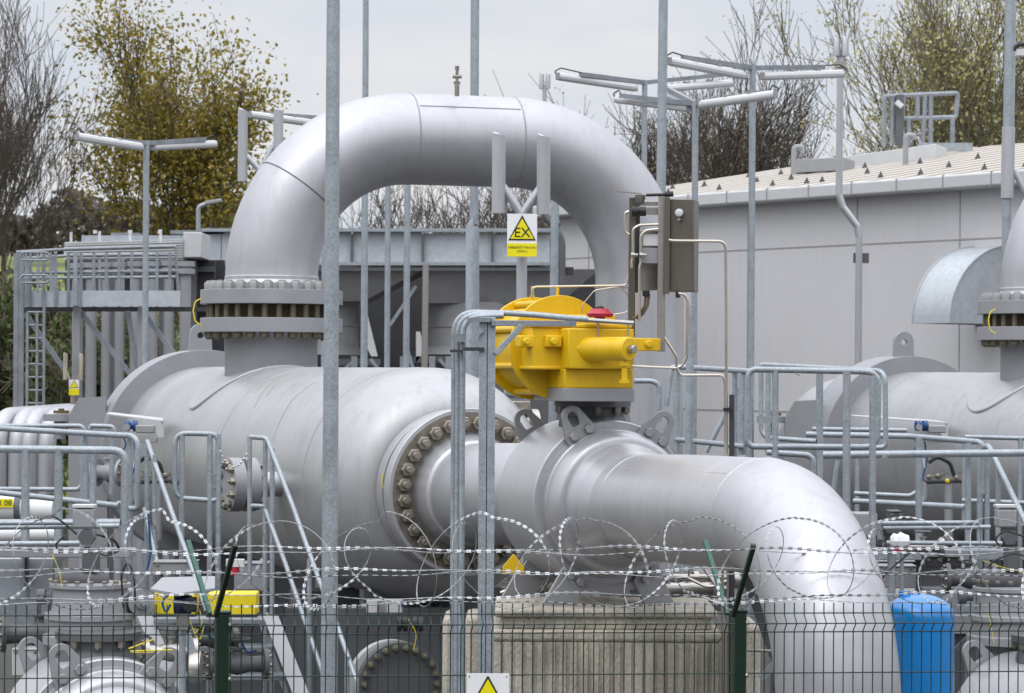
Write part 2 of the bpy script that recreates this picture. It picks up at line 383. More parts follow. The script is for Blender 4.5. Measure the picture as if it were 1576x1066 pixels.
# nozzle with reinforcing pad
ND = 25.9; NC = A(ND); NR = .42; ZF = 569.0
def zz(py): return H + (ZF-py)/F*ND
nz_ = MB().lathe((NC.x, NC.y, 0), UP, [(ZV+.60,NR),(zz(522),NR),(zz(513),NR+.02),(zz(511.5),NR+.03)], 64)
nz_.build('nozzle', M['plate'], vs_)
pad = MB(); nA, nR = 64, 6; c25 = -(ND-25)/math.cos(R(17.8)); vsx = []
for i in range(nA):
    a = 2*math.pi*i/nA; ca, sa = math.cos(a), math.sin(a)
    for j, (k, dr) in enumerate([(0.3,.02),(.5,.02),(.75,.02),(.99,.02),(1.004,.012),(1.006,-.01)]):
        arc = .86*ca*k; al = .62*sa*k; th = arc/RV
        vsx.append(o25 + AX*(c25+al) + (SD*math.sin(th) + UP*math.cos(th))*(RV+dr))
pad.add(vsx, [(i*nR+j, ((i+1)%nA)*nR+j, ((i+1)%nA)*nR+j+1, i*nR+j+1) for i in range(nA) for j in range(nR-1)])
pad.build('reinforcing_pad', M['vessel'], vs_, angle=40)
MB().lathe((NC.x, NC.y, 0), UP, [(zz(511.5),.0),(zz(511.5),.645),(zz(489.5),.645),(zz(489.5),.3)], 72).build('nozzle_flange', M['plate'], vs_, bevel=.004)
# hood over instruments and side nozzle with blind flange
hd = MB(); a = [P(163,636,27.2), P(170,634,27.6), P(252,643,26.2), P(250,647,25.7)]
hd.add([a[0],a[1],a[2],a[3]]+[p-UP*.012 for p in a], [(0,1,2,3),(7,6,5,4),(0,4,5,1),(1,5,6,2),(2,6,7,3),(3,7,4,0)], False)
b_ = PP([(205,643),(251,647),(252,673),(243,673),(238,660)],25.75)
hd.add(b_+[p+Vector((0,.02,0)) for p in b_], [(0,1,2,3,4),(9,8,7,6,5)]+[(i,(i+1)%5,(i+1)%5+5,i+5) for i in range(5)], False)
hd.build('instrument_hood', M['gutter'], vs_)
SN = P(410,745,21.7); LS = (-SD*.99 + AX*.1).normalized()
MB().lathe(SN, LS, [(-.25,.095),(.06,.095),(.09,.12),(.1,.12)], 32).build('side_nozzle', M['paint'], vs_)
MB().lathe(SN, LS, [(.1,.05),(.1,.205),(.185,.205),(.185,.13),(.215,.13),(.215,.205),(.31,.205),(.31,.0)], 40).build('blind_flange', M['plate'], vs_, bevel=.003)
bolts_ring(SN+LS*.31, LS, .165, 10, .033, .035, M['bolt'], vs_, .02, .014, .3)
bolts_ring(SN+LS*.10, -LS, .165, 10, .033, .035, M['bolt'], vs_, .02, .014, .3)
# steel saddles on concrete feet
for D in (22.3, 27.0):
    s = MB(); base = A(D, 0); s.box(base+UP*.75, (1.35,.3,1.5), (SD, AX, UP)); s.build('saddle', M['dark'], vs_)
MB().box(A(20.9,1.36), (1.05,.12,.5), (SD,AX,UP)).build('support_plate', M['dark'], vs_)

# ------------------------------------------------------------------ pipe loop
lp = thing('pipe_loop', 'huge silver grey U-shaped pipe loop arching above the centre of the photograph', 'pipe loop', (NC.x, NC.y, zz(468)), 'pipe loops')
RD = 27.0; RX = (982-788)/F*RD; LL = Vector((NC.x, NC.y, 0)); RR = Vector((RX+.01, RD, 0)); dl = (RR-LL).normalized(); WL = (RR-LL).length
ZT = H+2.14; BR = 1.28
path = [LL+UP*zz(436), LL+UP*(zz(430))]
for k in range(0, 25): a = R(90)*k/24; path.append(LL + dl*(BR-BR*math.cos(a)) + UP*(ZT-BR+BR*math.sin(a)))
for k in range(0, 25): a = R(90)*k/24; path.append(RR - dl*(BR-BR*math.sin(a)) + UP*(ZT-BR+BR*math.cos(a)))
path.append(RR+UP*1.0)
MB().tube(path, [.455,.425]+[NR]*(len(path)-2), 72, caps=False).build('bent_pipe', M['paint'], lp, angle=60)
def band(c, ax, r, name='weld_bead', wd=.012, pr=.005, m='plate'):
    MB().lathe(c, ax, [(-wd,r-.004),(-wd*.6,r+pr),(wd*.6,r+pr),(wd,r-.004)], 72).build(name, M[m], lp)
band(LL+UP*zz(429), UP, NR, 'weld_band', .03, .008, 'paint')
band(RR+UP*(zz(432)), UP, NR, 'weld_band', .02, .008, 'paint')
band(LL+dl*BR+UP*ZT, dl, NR, wd=.009, pr=.004); band(RR-dl*BR+UP*ZT, dl, NR, wd=.009, pr=.004)
a = R(47); band(LL+dl*(BR-BR*math.cos(R(37)))+UP*(ZT-BR+BR*math.sin(R(37))), dl*math.sin(R(37))+UP*math.cos(R(37)), NR, 'elbow_seam', .008, .004, 'dark')
sf = dl.cross(UP); e = sf*(NR+.001)
qa = R(42)
off = sf*(math.cos(qa)*(NR+.001)) + UP*(math.sin(qa)*(NR+.001))
if off.y > 0: off = -sf*(math.cos(qa)*(NR+.001)) + UP*(math.sin(qa)*(NR+.001))
MB().tube([LL+dl*(BR+.02)+UP*ZT+off, RR-dl*(BR+.02)+UP*ZT+off], .005, 6).build('weld_bead', M['plate'], lp)
MB().lathe((NC.x, NC.y, 0), UP, [(zz(468.5),.3),(zz(468.5),.645),(zz(446.5),.645),(zz(446.5),.46),(zz(436),.455)], 72).build('flange', M['plate'], lp, bevel=.004)
bolts_ring((NC.x,NC.y,zz(446.5)), UP, .565, 28, .047, .07, M['boltd'], lp, .012, .03, .1, 'nut')
bolts_ring((NC.x,NC.y,zz(511.5)), -UP, .565, 28, .045, .05, M['stud'], lp, .015, .026, .1, 'nut')
f0 = None
for k in range(28):
    aa = 2*math.pi*(k+.1)/28; q = Vector((math.cos(aa)*.565, -math.sin(aa)*.565, 0))
    if f0 is None: f0 = MB().tube([Vector((NC.x,NC.y,zz(489)))+q, Vector((NC.x,NC.y,zz(469)))+q], .027, 10).build('stud', M['stud'], lp); q0 = q
    else:
        o = f0.copy(); COL.objects.link(o); o.parent = lp; o.location = q-q0; ORG[o.name] = ORG[lp.name]
MB().lathe((NC.x,NC.y,0), UP, [(zz(490),.46),(zz(468),.46)], 48).build('gasket_ring', M['rust'], lp)
MB().tube(rnd_path(PP([(309,459),(300,464),(297,478),(300,494),(309,500)],25.3), .04), .006, 6).build('earthing_cable', M['yel2'], lp)
vt = P(703,141,26.1)
vv = MB().tube([vt-UP*.04, vt+UP*.06], .022, 12); vv.box(vt+UP*.08, (.06,.05,.025)); vv.tube([vt+UP*.09, vt+UP*.2], .014, 8); vv.lathe(vt+UP*.14, Vector((1,0,0)), [(-.04,0),(-.04,.018),(.045,.018),(.045,0)], 8); vv.tube([vt+UP*.2, vt+UP*.235],.02,8)
vv.build('vent_valve', M['bolt'], lp)
DEL = Vector((7.37, 1.9, 0))
v2 = dup(vs_, vs_.location+DEL, 'large silver grey horizontal pressure vessel cut off by the right edge of the photograph')
l2 = dup(lp, lp.location+DEL, 'silver grey pipe loop cut off by the right edge, only its left leg in view')

# ------------------------------------------------------------------ ball valve
def ball_valve(loc, label, sc=1.0):
    """axis along AX; loc = centre of the ball"""
    t = thing('ball_valve', label, 'valve', (loc[0], loc[1], loc[2]-.5*sc), 'ball valves with lifting lugs')
    c = Vector(loc); S = sc
    b = MB(); hl = .355*S
    prof = [(-hl-.28*S,.325*S),(-hl-.2*S,.35*S),(-hl-.10*S,.36*S),(-hl-.03*S,.455*S),(-hl,.455*S),(-hl,.49*S),(-hl+.01,.497*S),(hl-.01,.497*S),(hl,.49*S)]
    b.lathe(c, AX, prof, 96); b.build('body', M['paint'], t, angle=30)
    b = MB().lathe(c, AX, [(hl,.49*S),(hl,.455*S),(hl+.012*S,.452*S),(hl+.012*S,.442*S),(hl+.06*S,.442*S),(hl+.066*S,.436*S)]+[(hl+.066*S+.184*S*math.sin(R(90)*k/8)*.8, (.385+.05*math.cos(R(90)*k/8))*S) for k in range(9)]+[(hl+.215*S,.37*S),(hl+.23*S,.366*S),(hl+.32*S,.352*S),(hl+.33*S,.345*S),(hl+.36*S,.34*S),(hl+.46*S,.308*S),(hl+.47*S,.305*S)], 96)
    b.build('end_cover', M['paint'], t, angle=28)
    # lifting lugs bolted to both faces
    def lugp(ang, dist, face, rr=1):
        rad = (SD*math.sin(ang)+UP*math.cos(ang)); tan = (SD*math.cos(ang)-UP*math.sin(ang))
        o = c + AX*dist + rad*.455*S
        w0, w1, hh = .10*S, .068*S, .195*S
        n = 16; outl = []; inn = []
        outl = [(-w0,-.03*S),(-w0*.98,.035*S)]+[(w1*math.cos(x), hh-w1+w1*math.sin(x)) for x in [R(170)-i*R(160)/11 for i in range(12)]]+[(w0*.98,.035*S),(w0,-.03*S)]
        inn = [(-.022*S,.065*S),(-.030*S,.08*S)]+[(.034*S*math.cos(x), hh-.07*S+.034*S*math.sin(x)) for x in [R(170)-i*R(160)/11 for i in range(12)]]+[(.030*S,.08*S),(.022*S,.065*S)]
        l = MB().plate(outl, o, tan, rad, .028*S, inn).build('lifting_lug', M['plate'], t, bevel=.003)
        for q in (-.05, .055): 
            bb = MB().hexa(o+tan*q*S+rad*(.02*S)+AX*.014*S*face, AX*face, .03*S, .03*S)
            bo = bb.build('bolt', M['boltd'], l)
    for an in (-27, 33): lugp(R(an), hl+.03*S, 1)
    for an in (-33, 33): lugp(R(an), -hl-.02*S, -1)
    # feet and cradle strap
    for fa, fs in ((hl+.03*S, 1), (-hl-.03*S, -1)):
        for poly, bl_ in (([(-.313,-.378),(-.162,-.475),(-.243,-.625),(-.46,-.625)], ((-.275,-.43),(-.215,-.47))), ([(.174,-.375),(.282,-.375),(.40,-.625),(.205,-.625),(.13,-.475)], ((.20,-.455),(.245,-.415)))):
            f_ = MB().plate([(p*S, q*S) for p, q in poly], c+AX*fa, SD, UP, .03*S).build('foot', M['plate'], t, bevel=.003)
            for q in bl_: MB().hexa(c+AX*(fa+.015*S*fs)+SD*q[0]*S+UP*q[1]*S, AX*fs, .028*S, .028*S).build('bolt', M['boltd'], f_)
        ar_ = [R(-90-38+76*k/16) for k in range(17)]
        MB().plate([(.49*S*math.cos(x), .49*S*math.sin(x)) for x in ar_]+[(.54*S*math.cos(x), .54*S*math.sin(x)) for x in ar_[::-1]], c+AX*(fa-.03*fs*S), SD, UP, .05*S).build('cradle_strap', M['plate'], t)
    # stem pad with bolts
    st = MB().lathe(c, UP, [(.40*S,.215*S),(.50*S,.205*S),(.52*S,.19*S),(.575*S,.19*S)], 40); st.lathe(c, UP, [(.575*S,.0),(.575*S,.235*S),(.615*S,.235*S),(.615*S,0)], 40)
    st.build('stem_neck', M['dark'], t)
    bolts_ring(c+UP*.573*S, -UP, .212*S, 10, .022*S, .035*S, M['bolt'], t, .012, .011, .3, 'stud')
    return t
VC = A(17.54, ZP)
bv = ball_valve(VC, 'grey ball valve under the yellow actuator, standing on the concrete pier')
bl = A(17.1, ZP)-SD*.02
ball_valve(P(150,1143,18.0), 'grey ball valve at the bottom left corner behind the mesh fence', 1.15)
ball_valve(P(1618,1140,19.0), 'grey ball valve at the bottom right corner behind the mesh fence', 1.15)

# ------------------------------------------------------------------ pipes joined to the valve
a_, b_ = A(19.85, ZV), A(18.1, ZP)
np_ = MB().lathe(a_, b_-a_, [(0,.346),(.25,.346),((b_-a_).length-.05,.335),((b_-a_).length,.33)], 96)
tag(np_.build('connecting_pipe', M['paint'], origin=A(19, ZP-.3)), 'short straight silver pipe between the bolted flange and the ball valve', 'pipe')
op = thing('outlet_pipe', 'thick silver grey pipe bending down to the ground in front of the yellow actuator', 'pipe', A(14.05, 0))
e0 = 14.93; BE = .93; ZQ = ZP+.035
pth = [A(16.75, ZP), A(15.9, ZP+.022), A(e0, ZQ)]
for k in range(1, 25): a = R(90)*k/24; pth.append(A(e0, ZQ) + AX*(BE*math.sin(a)) - UP*(BE-BE*math.cos(a)))
pth.append(pth[-1]-UP*1.6)
MB().tube(pth, .308, 96, caps=False).build('bent_pipe', M['paint'], op, angle=60)
MB().lathe(A(e0, ZQ), AX, [(-.008,.306),(-.004,.3115),(.004,.3115),(.008,.306)], 72).build('weld_bead', M['paint'], op)
MB().lathe(A(16.62, ZP), AX, [(-.012,.306),(-.006,.314),(.006,.314),(.012,.306)], 72).build('weld_bead', M['paint'], op)
q = -SD*.305*math.sin(R(42)) + UP*.305*math.cos(R(42))+ (-SD*math.sin(R(42))+UP*math.cos(R(42)))*.003
MB().tube([A(16.5, ZP+.005)+q, A(e0+.05, ZQ-.001)+q], .0025, 6).build('weld_bead', M['paint'], op)

# ------------------------------------------------------------------ concrete pier
pr_ = thing('concrete_pier', 'ribbed concrete pier with an overhanging cap under the ball valve', 'concrete pier', A(17.3, 0)+SD*.03)
zc = H-(940-572)/F*16.75; xa_, xb_ = P(757,940,16.75).x, P(1109,940,16.75).x; c = Vector(((xa_+xb_)/2, 16.75+.5, 0)); wX = xb_-xa_
MB().box(c+UP*(zc-.015), (wX-.03,.96,.05)).build('cap', M['conc'], pr_, bevel=.018)
MB().box(c+UP*(zc-.075), (wX-.10,.90,.07)).build('cap', M['conc'], pr_, bevel=.01)
MB().box(c+UP*(zc-.145), (wX+.01,1.02,.07)).build('cap', M['conc'], pr_, bevel=.022)
MB().box(c+UP*((zc-.18)/2), (wX,1.0,zc-.18)).build('core', M['conc'], pr_, bevel=.01)
rr = MB(); nr = 21
for i in range(nr):
    x = -wX/2+(i+.5)*wX/nr; y0 = c.y-.5; w2 = wX/nr*.30
    p = [Vector((c.x+x-w2*1.35, y0-.001, 0)), Vector((c.x+x-w2, y0-.016, 0)), Vector((c.x+x+w2, y0-.016, 0)), Vector((c.x+x+w2*1.35, y0-.001, 0))]
    zt_ = UP*(zc-.181)
    rr.add(p+[q+zt_ for q in p], [(0,1,5,4),(1,2,6,5),(2,3,7,6),(4,5,6,7)], False)
rr.build('ribs', M['conc'], pr_)
def block(name, px0, px1, pyt, D, dep, m, label, cat, bev=.03, group=None):
    a = P(px0, pyt, D); b = P(px1, pyt, D); wd = (b-a).length; c = (a+b)/2 + Vector((0,dep/2,0))
    o = MB().box((c.x, c.y, a.z/2), (wd, dep, a.z)).build(name, m, bevel=bev); return tag(o, label, cat, group)
block('concrete_block', 681, 700, 950, 17.9, .6, M['conc'], 'pale rounded concrete block left of the two galvanised uprights', 'concrete block', .03, 'plain concrete blocks')
block('concrete_block', 716, 745, 948, 17.9, .6, M['conc'], 'pale concrete block between the two galvanised uprights', 'concrete block', .03, 'plain concrete blocks')
block('concrete_block', 1146, 1171, 962, 16.2, .6, M['conc'], 'narrow concrete block right of the green fence post', 'concrete block', .03, 'plain concrete blocks')
hy = MB(); b0 = P(790,852,16.6); b1 = P(806,872,16.6)
hy.plate([(-.064,-.055),(.064,-.055),(.064,-.015),(.0,.062),(-.064,-.015)], P(790,868,16.9), (1,0,0), UP, .02)
tag(hy.build('warning_marker', M['yellow'], bevel=.003), 'small yellow pentagonal marker beside the foot of the ball valve', 'marker')
# ------------------------------------------------------------------ yellow actuator on the valve
ac = thing('valve_actuator', 'bright yellow scotch yoke actuator with a large round drum on top of the ball valve', 'valve actuator', P(921,597,17.45))
Y = M['yellow']
dc = P(862,535,17.25)                                     # front disc centre
MB().lathe(dc, -AX, [(0,0),(0,.318),(.03,.318),(.03,.27)], 72).build('end_plate', Y, ac, bevel=.003)
dc2 = dc-AX*.52
MB().lathe(dc2, -AX, [(0,.27),(0,.318),(.03,.318),(.03,0)], 72).build('end_plate', Y, ac, bevel=.003)
MB().lathe(dc, -AX, [(.03,.272),(.52,.272)], 64).build('cylinder', Y, ac)
for k in range(8):
    a = R(22.5+45*k); q = (SD*math.cos(a)+UP*math.sin(a))*.29
    MB().tube([dc-AX*.02+q, dc2+q], .02, 10).build('tie_rod', Y, ac)
cen = P(921,535,17.35)
def ab(px0, px1, py0, py1, D, dep, name, mt=None, bev=.008):
    a = P(px0,py0,D); b = P(px1,py1,D); wd = (b.x-a.x)/math.cos(R(17.8)); h = a.z-b.z
    c = Vector(((a.x+b.x)/2, D, (a.z+b.z)/2)) - AX*dep/2
    return MB().box(c, (wd, dep, h), (SD, AX, UP)).build(name, mt or Y, ac, bevel=bev)
ab(818,879,503,566,17.02,.30,'housing'); ab(817,880,499,504,17.0,.34,'housing_lid'); ab(816,878,563,569,17.0,.32,'housing_flange')
ab(874,976,505,568,16.96,.62,'yoke_box'); ab(886,974,498,505,17.0,.5,'yoke_lid')
ab(868,975,567,598,17.02,.52,'pedestal'); ab(867,977,597,618,17.0,.56,'mounting_flange',M['plate'],.004)
ab(800,823,516,534,16.97,.1,'lug',None,.006); ab(841,865,516,534,16.97,.1,'lug',None,.006); ab(968,1017,520,540,16.93,.05,'arm',None,.006)
ab(880,948,484,500,17.1,.3,'top_cover')
for px, py in ((811,525),(853,525),(892,537),(998,529)):
    MB().lathe(P(px,py,16.93), AX, [(-.02,.022),(.012,.022),(.016,.016),(.016,0)], 16).build('plug', Y, ac)
cx_ = Vector((.70,-.71,0)); c0 = P(912,537,16.93); c1 = c0+cx_*.33
MB().lathe(c0-cx_*.15, cx_, [(0,.072),(.44,.072),(.45,.064),(.45,0)], 36).build('spring_housing', Y, ac)
MB().lathe(c0+cx_*.29, cx_, [(0,.025),(.05,.025),(.055,.02),(.055,0)], 20).build('shaft_end', M['steel'], ac)
MB().lathe(c0+cx_*.26+UP*-.06, -UP, [(0,.03),(.04,.03),(.04,.018),(.12,.018),(.12,.03),(.14,.03)], 14).build('drain_fitting', Y, ac)
MB().lathe(P(923,493,16.9), UP, [(0,.03),(.02,.03),(.02,.075),(.04,.08),(.055,.06),(.07,.05),(.07,0)], 24).build('red_regulator', M['red'], ac)
MB().lathe(P(923,478,17.2), UP, [(0,0),(0,.028),(.02,.028),(.03,.015),(.03,0)], 18).build('regulator_knob', M['black'], ac)
for px in (819,858):
    MB().lathe(P(px,459,17.5), UP, [(-.02,.014),(.02,.014),(.02,.009),(.075,.009)], 10).build('fitting', Y, ac)
    
MB().tube(rnd_path(PP([(819,458),(819,441),(964,439),(968,420)],17.3), .03), .006, 8).build('air_tube', M['tubing'], ac)
MB().tube(rnd_path(PP([(897,500),(895,470),(915,446),(950,441),(966,452),(970,480),(940,484)],17.2), .06), .003, 6).build('thin_cable', M['tubing'], ac)
for px in (920,966):
    MB().tube(rnd_path(PP([(px,518),(px+1,497),(px-4,494),(px-20,494)],16.95), .02), .007, 8).build('air_tube', M['tubing'], ac)
# ------------------------------------------------------------------ control cabinet on its frame
cb = thing('control_cabinet', 'stainless instrument cabinet with a round white lamp on a bracket above the yellow actuator', 'control cabinet', P(1012,540,17.0))
def cbx(px0, px1, py0, py1, D, dep, name, m, ry=20, bev=.004, ddx=0):
    a = P(px0,py0,D); b = P(px1,py1,D); h = a.z-b.z; wd = (b.x-a.x)
    ex = Vector((math.cos(R(ry)), math.sin(R(ry)), 0)); ey = Vector((-math.sin(R(ry)), math.cos(R(ry)), 0))
    c = Vector(((a.x+b.x)/2, D, (a.z+b.z)/2)) + ey*dep/2
    return MB().box(c, (wd/math.cos(R(ry)), dep, h), (ex, ey, UP)).build(name, m, cb, bevel=bev)
cbx(1026,1067,306,448,17.0,.22,'cabinet_body',M['cab'],-11)
cbx(1022,1030,303,452,16.97,.02,'cabinet_flange',M['cab'],0,.002)
cbx(984,1014,354,446,17.15,.14,'junction_box',M['steel'],12)
cbx(1013,1023,297,541,17.0,.04,'mounting_post',M['steel'],0,.003)
cbx(968,977,303,518,17.1,.05,'mounting_post',M['cab'],0,.003); cbx(977,984,310,450,17.16,.04,'back_plate',M['dark'],0,.003)
cbx(972,1014,318,330,17.1,.02,'cross_bar',M['steel'],0,.003); cbx(985,1014,309,316,17.1,.02,'cross_bar',M['steel'],0,.003)
cbx(990,1014,360,378,17.0,.012,'rating_plate',M['white'],12,.001)
cbx(988,1012,381,405,17.0,.012,'rating_plate',M['plate'],12,.001)
g0 = P(1045,327,16.955); gd = Vector((-.3,-.95,0)).normalized()
MB().lathe(g0, gd, [(-.01,.023),(.008,.023),(.012,.016),(.012,0)], 24).build('indicator_lamp', M['white'], cb)
MB().lathe(g0+UP*-.04, gd, [(-.02,.009),(.006,.009),(.006,0)], 16).build('indicator_mount', M['steel'], cb)
ss = MB(); ss.lathe(P(985,305,17.05), UP, [(-.03,.02),(0,.032),(.02,.034),(.02,0)], 18); ss.bar(P(947,294,17.05), P(987,298,17.05), .03, .006); ss.build('sun_shade', M['steel'], cb)
ss = MB(); ss.lathe(P(977,325,17.0), Vector((1,0,0)), [(-.02,.0),(-.02,.03),(.02,.03),(.02,.018),(.03,.018),(.03,.028),(.065,.028),(.065,0)], 18); ss.tube(PP([(994,300),(1025,299)],17.0),.009,8); ss.tube(PP([(1023,299),(1036,298)],17.0),.017,10); ss.build('solenoid_valve', M['black'], cb)
for pts in ([(1013,345),(984,346),(974,352),(974,395),(972,404),(972,412)], [(1013,352),(994,354),(986,362),(986,404),(984,412),(984,494)], [(968,325),(962,327),(962,357),(968,361)]):
    MB().tube(rnd_path(PP(pts,16.98), .05), .0085, 8).build('tube_line', M['tubing'], cb)
for px, py in ((974,392),(987,392)):
    MB().lathe(P(px,py,16.96), Vector((1,0,0)), [(-.012,0),(-.012,.016),(.01,.016),(.012,.01),(.028,.01),(.028,0)], 10).build('needle_valve', M['steel'], cb)
for d in (0, .018):
    MB().tube(rnd_path([p+Vector((d,0,0)) for p in PP([(994,452),(992,470),(984,484),(974,490)],17.0)], .05), .008, 8).build('brown_cable', M['rust'], cb)
MB().lathe(P(994,447,17.0), -UP, [(0,0),(0,.022),(.03,.022),(.035,.012),(.035,0)], 12).build('cable_gland', M['black'], cb)
MB().lathe(P(1043,449,17.0), -UP, [(0,0),(0,.014),(.035,.014),(.035,0)], 12).build('cable_gland', M['black'], cb)
tb = thing('instrument_tubing', 'thin stainless tube line running from the cabinet down to the clamped riser right of it', 'tubing', P(1118,760,16.8))
for pts in ([(1029,369),(1035,370),(1117,371),(1118,700)], [(1044,451),(1054,453),(1058,462),(1057,548),(1049,563),(1040,566),(972,563)], [(1022,519),(1041,548),(1041,563),(1046,577),(1113,577),(1116,590),(1116,700)]):
    MB().tube(rnd_path(PP(pts,16.9), .05), .0085, 8).build('tube', M['tubing'], tb)
MB().bar(P(1126,607,16.9), P(1126,1080,16.9), .022, .03, Vector((1,0,0))).build('support_rail', M['darker'], tb)
MB().box(P(1119,630,16.88), (.045,.04,.02)).build('clamp', M['black'], tb)
for x in (1112,1120): MB().tube(PP([(x,700),(x,1080)],16.9), .0085, 8).build('tube', M['tubing'], tb)

# ------------------------------------------------------------------ galvanised poles
def pole(name, xt, yt, xb, yb, D, rt, rb_, label, cat='pole', m='galv', group=None, seg=14, root=None, cap=False):
    a = P(xt,yt,D); b = P(xb,yb,D); t = a.z/(a.z-b.z) if a.z > b.z else 1; g = a+(b-a)*t; g.z = 0
    n = 6; pts = [a+(g-a)*i/n for i in range(n+1)]
    mb = MB().tube(pts, [rt+(rb_-rt)*i/n for i in range(n+1)], seg)
    if root is not None: return mb.build('post', M[m], root)
    return tag(mb.build(name, M[m], origin=g), label, cat, group)
G1 = 'galvanised poles rising above the pipes'
pole('galvanised_pole', 513,-30, 506,1066, 14.4, .033,.047, 'thick galvanised pole close by, left of the picture centre, running from top to bottom', group=G1, seg=20)
pole('galvanised_pole', 563,-30, 560,560, 31, .032,.045, 'thin galvanised pole rising behind the left shoulder of the pipe loop', group=G1)
pw = thing('lightning_mast', 'galvanised mast with a thicker lower half standing behind the middle of the pipe loop', 'mast', P(728,700,31), G1)
MB().tube(PP([(731,-30),(729,345)],31), .048, 14).build('upper_tube', M['galv'], pw)
MB().tube(PP([(729,345),(728,341),(727,350),(726,1000)],31), [.048,.07,.073,.078], 16).build('lower_tube', M['galv'], pw)
pole('galvanised_pole', 1021,-30, 1014,560, 29.5, .048,.055, 'galvanised pole rising behind the right shoulder of the pipe loop', group=G1, seg=18)
pole('galvanised_pole', 597,286, 595,640, 33, .034,.034, 'left one of two thin uprights under the arch of the pipe loop', group='thin uprights under the arch')
pole('galvanised_pole', 627,282, 624,640, 33, .038,.038, 'right one of two thin uprights under the arch of the pipe loop', group='thin uprights under the arch')
pole('steel_column', 655,405, 652,640, 40, .045,.045, 'short beige grey column under the pale duct panel, right of two thin uprights', 'column', 'steel')
pole('galvanised_pole', 854,300, 851,560, 30, .045,.045, 'thin pale upright beside the drainpipe inside the right end of the arch', group='thin uprights under the arch')
pole('galvanised_pole', 1063,470, 1060,690, 20.5, .03,.03, 'thin galvanised pipe upright to the right of the loop leg', group='thin uprights under the arch')
ep = thing('vent_mast', 'galvanised octagonal mast cut by the right edge with a pale sleeve halfway up', 'mast', P(1547,700,31), G1)
MB().tube(PP([(1556,-30),(1552,200)],31), .062, 8).build('upper_tube', M['galv'], ep); MB().tube(PP([(1552,195),(1550,305)],31), .072, 16).build('sleeve', M['paint'], ep)
MB().tube(PP([(1549,305),(1546,1040)],31), .05, 12).build('lower_tube', M['galv'], ep); MB().tube(PP([(1560,262),(1580,300),(1590,330)],31), .034, 10).build('branch_tube', M['paint'], ep)
MB().tube(rnd_path(PP([(1562,78),(1563,70),(1572,68),(1590,70)],26.8),.05), .02, 8).build('cable_hook', M['black'], ep)
MB().box(P(1573,81,26.8),(.12,.1,.06)).build('lamp_end', M['white'], ep)

# cable riser: three conduits bending over beside a channel post
cr = thing('cable_riser', 'bundle of three galvanised conduits bending right at the top toward the yellow actuator', 'conduit', P(700,1066,15.6))
for i, (x, dz) in enumerate(((699,0),(705,4),(712,8))):
    xx = x
    MB().tube(rnd_path(PP([(xx-3,1100),(xx,480+dz),(775,481.5+dz*.5)]+([(820,484),(884,490),(905,491)] if i == 0 else []),15.9-.03*i), .20, 10), .0165, 12).build('conduit', M['galv'], cr)
MB().box(P(706,520,15.8), (.08,.05,.045)).build('clamp', M['galv2'], cr); MB().box(P(702,540,15.8), (.07,.05,.015)).build('clamp', M['darker'], cr)
MB().tube(PP([(884,491),(975,497)],16.2), .013, 10).build('hose', M['steel'], cr)
cpz = thing('support_post', 'twin galvanised channel post with an angled arm in front of the yellow actuator', 'support post', P(748,1066,15.7))
for s in (-5.5,5.5): MB().bar(P(748+s-1.5,1100,15.75), P(749+s+1,488,15.75), .036, .05, Vector((1,0,0))).build('channel', M['galv'], cpz, bevel=.003)
ar = MB(); ar.bar(P(755,497,15.72), P(885,498,15.9), .04, .032, UP); ar.build('arm', M['galv2'], cpz, bevel=.002)
MB().bar(P(762,545,15.72), P(803,501,15.75), .03, .03, UP).build('brace', M['galv'], cpz, bevel=.002)
MB().bar(P(722,527,15.72), P(742,508,15.72), .02, .02, UP).build('brace', M['galv'], cpz)
MB().bar(P(718,492,15.72), P(755,492,15.72), .035, .025, UP).build('back_arm', M['galv2'], cpz)
MB().bar(P(712,537,15.72), P(745,537,15.72), .02, .02, UP).build('clamp_arm', M['darker'], cpz)

# ------------------------------------------------------------------ masts with two canisters and signs
def twin(xc, yfork, D, cans, r, label, m='paint', pole_to=None, pr=.03, name='twin_canister_mast', kink=None, group='masts with twin canisters'):
    t = thing(name, label, 'mast', Vector((P(xc,572,D).x, D, 0)), group)
    for (x, y0, y1) in cans:
        MB().tube(PP([(x,y0,),(x-.5,y0+1),(x-1,y1)],D), [r*.9,r,r], 20).build('canister', M[m], t)
        MB().tube(PP([(x, y0*.4+y1*.6),(xc, yfork)],D+.02), r*.62, 12).build('fork_arm', M[m], t)
    pts = [(xc,yfork-2)]+(kink or [])+([(xc-1,pole_to)] if pole_to else [])
    MB().tube(rnd_path(PP(pts,D),.08), pr, 14).build('post', M[m], t)
    return t
ex = twin(803,330,22, [(768,206,328),(837,209,330)], .053, 'mast with two tall white canisters on a fork above the EX warning sign', pole_to=640, pr=.042)
ey = Vector((1,0,0))
sg = thing('warning_sign', 'white and yellow EX explosion warning sign under the two canisters', 'sign', P(803,395,21.9), 'yellow warning signs')
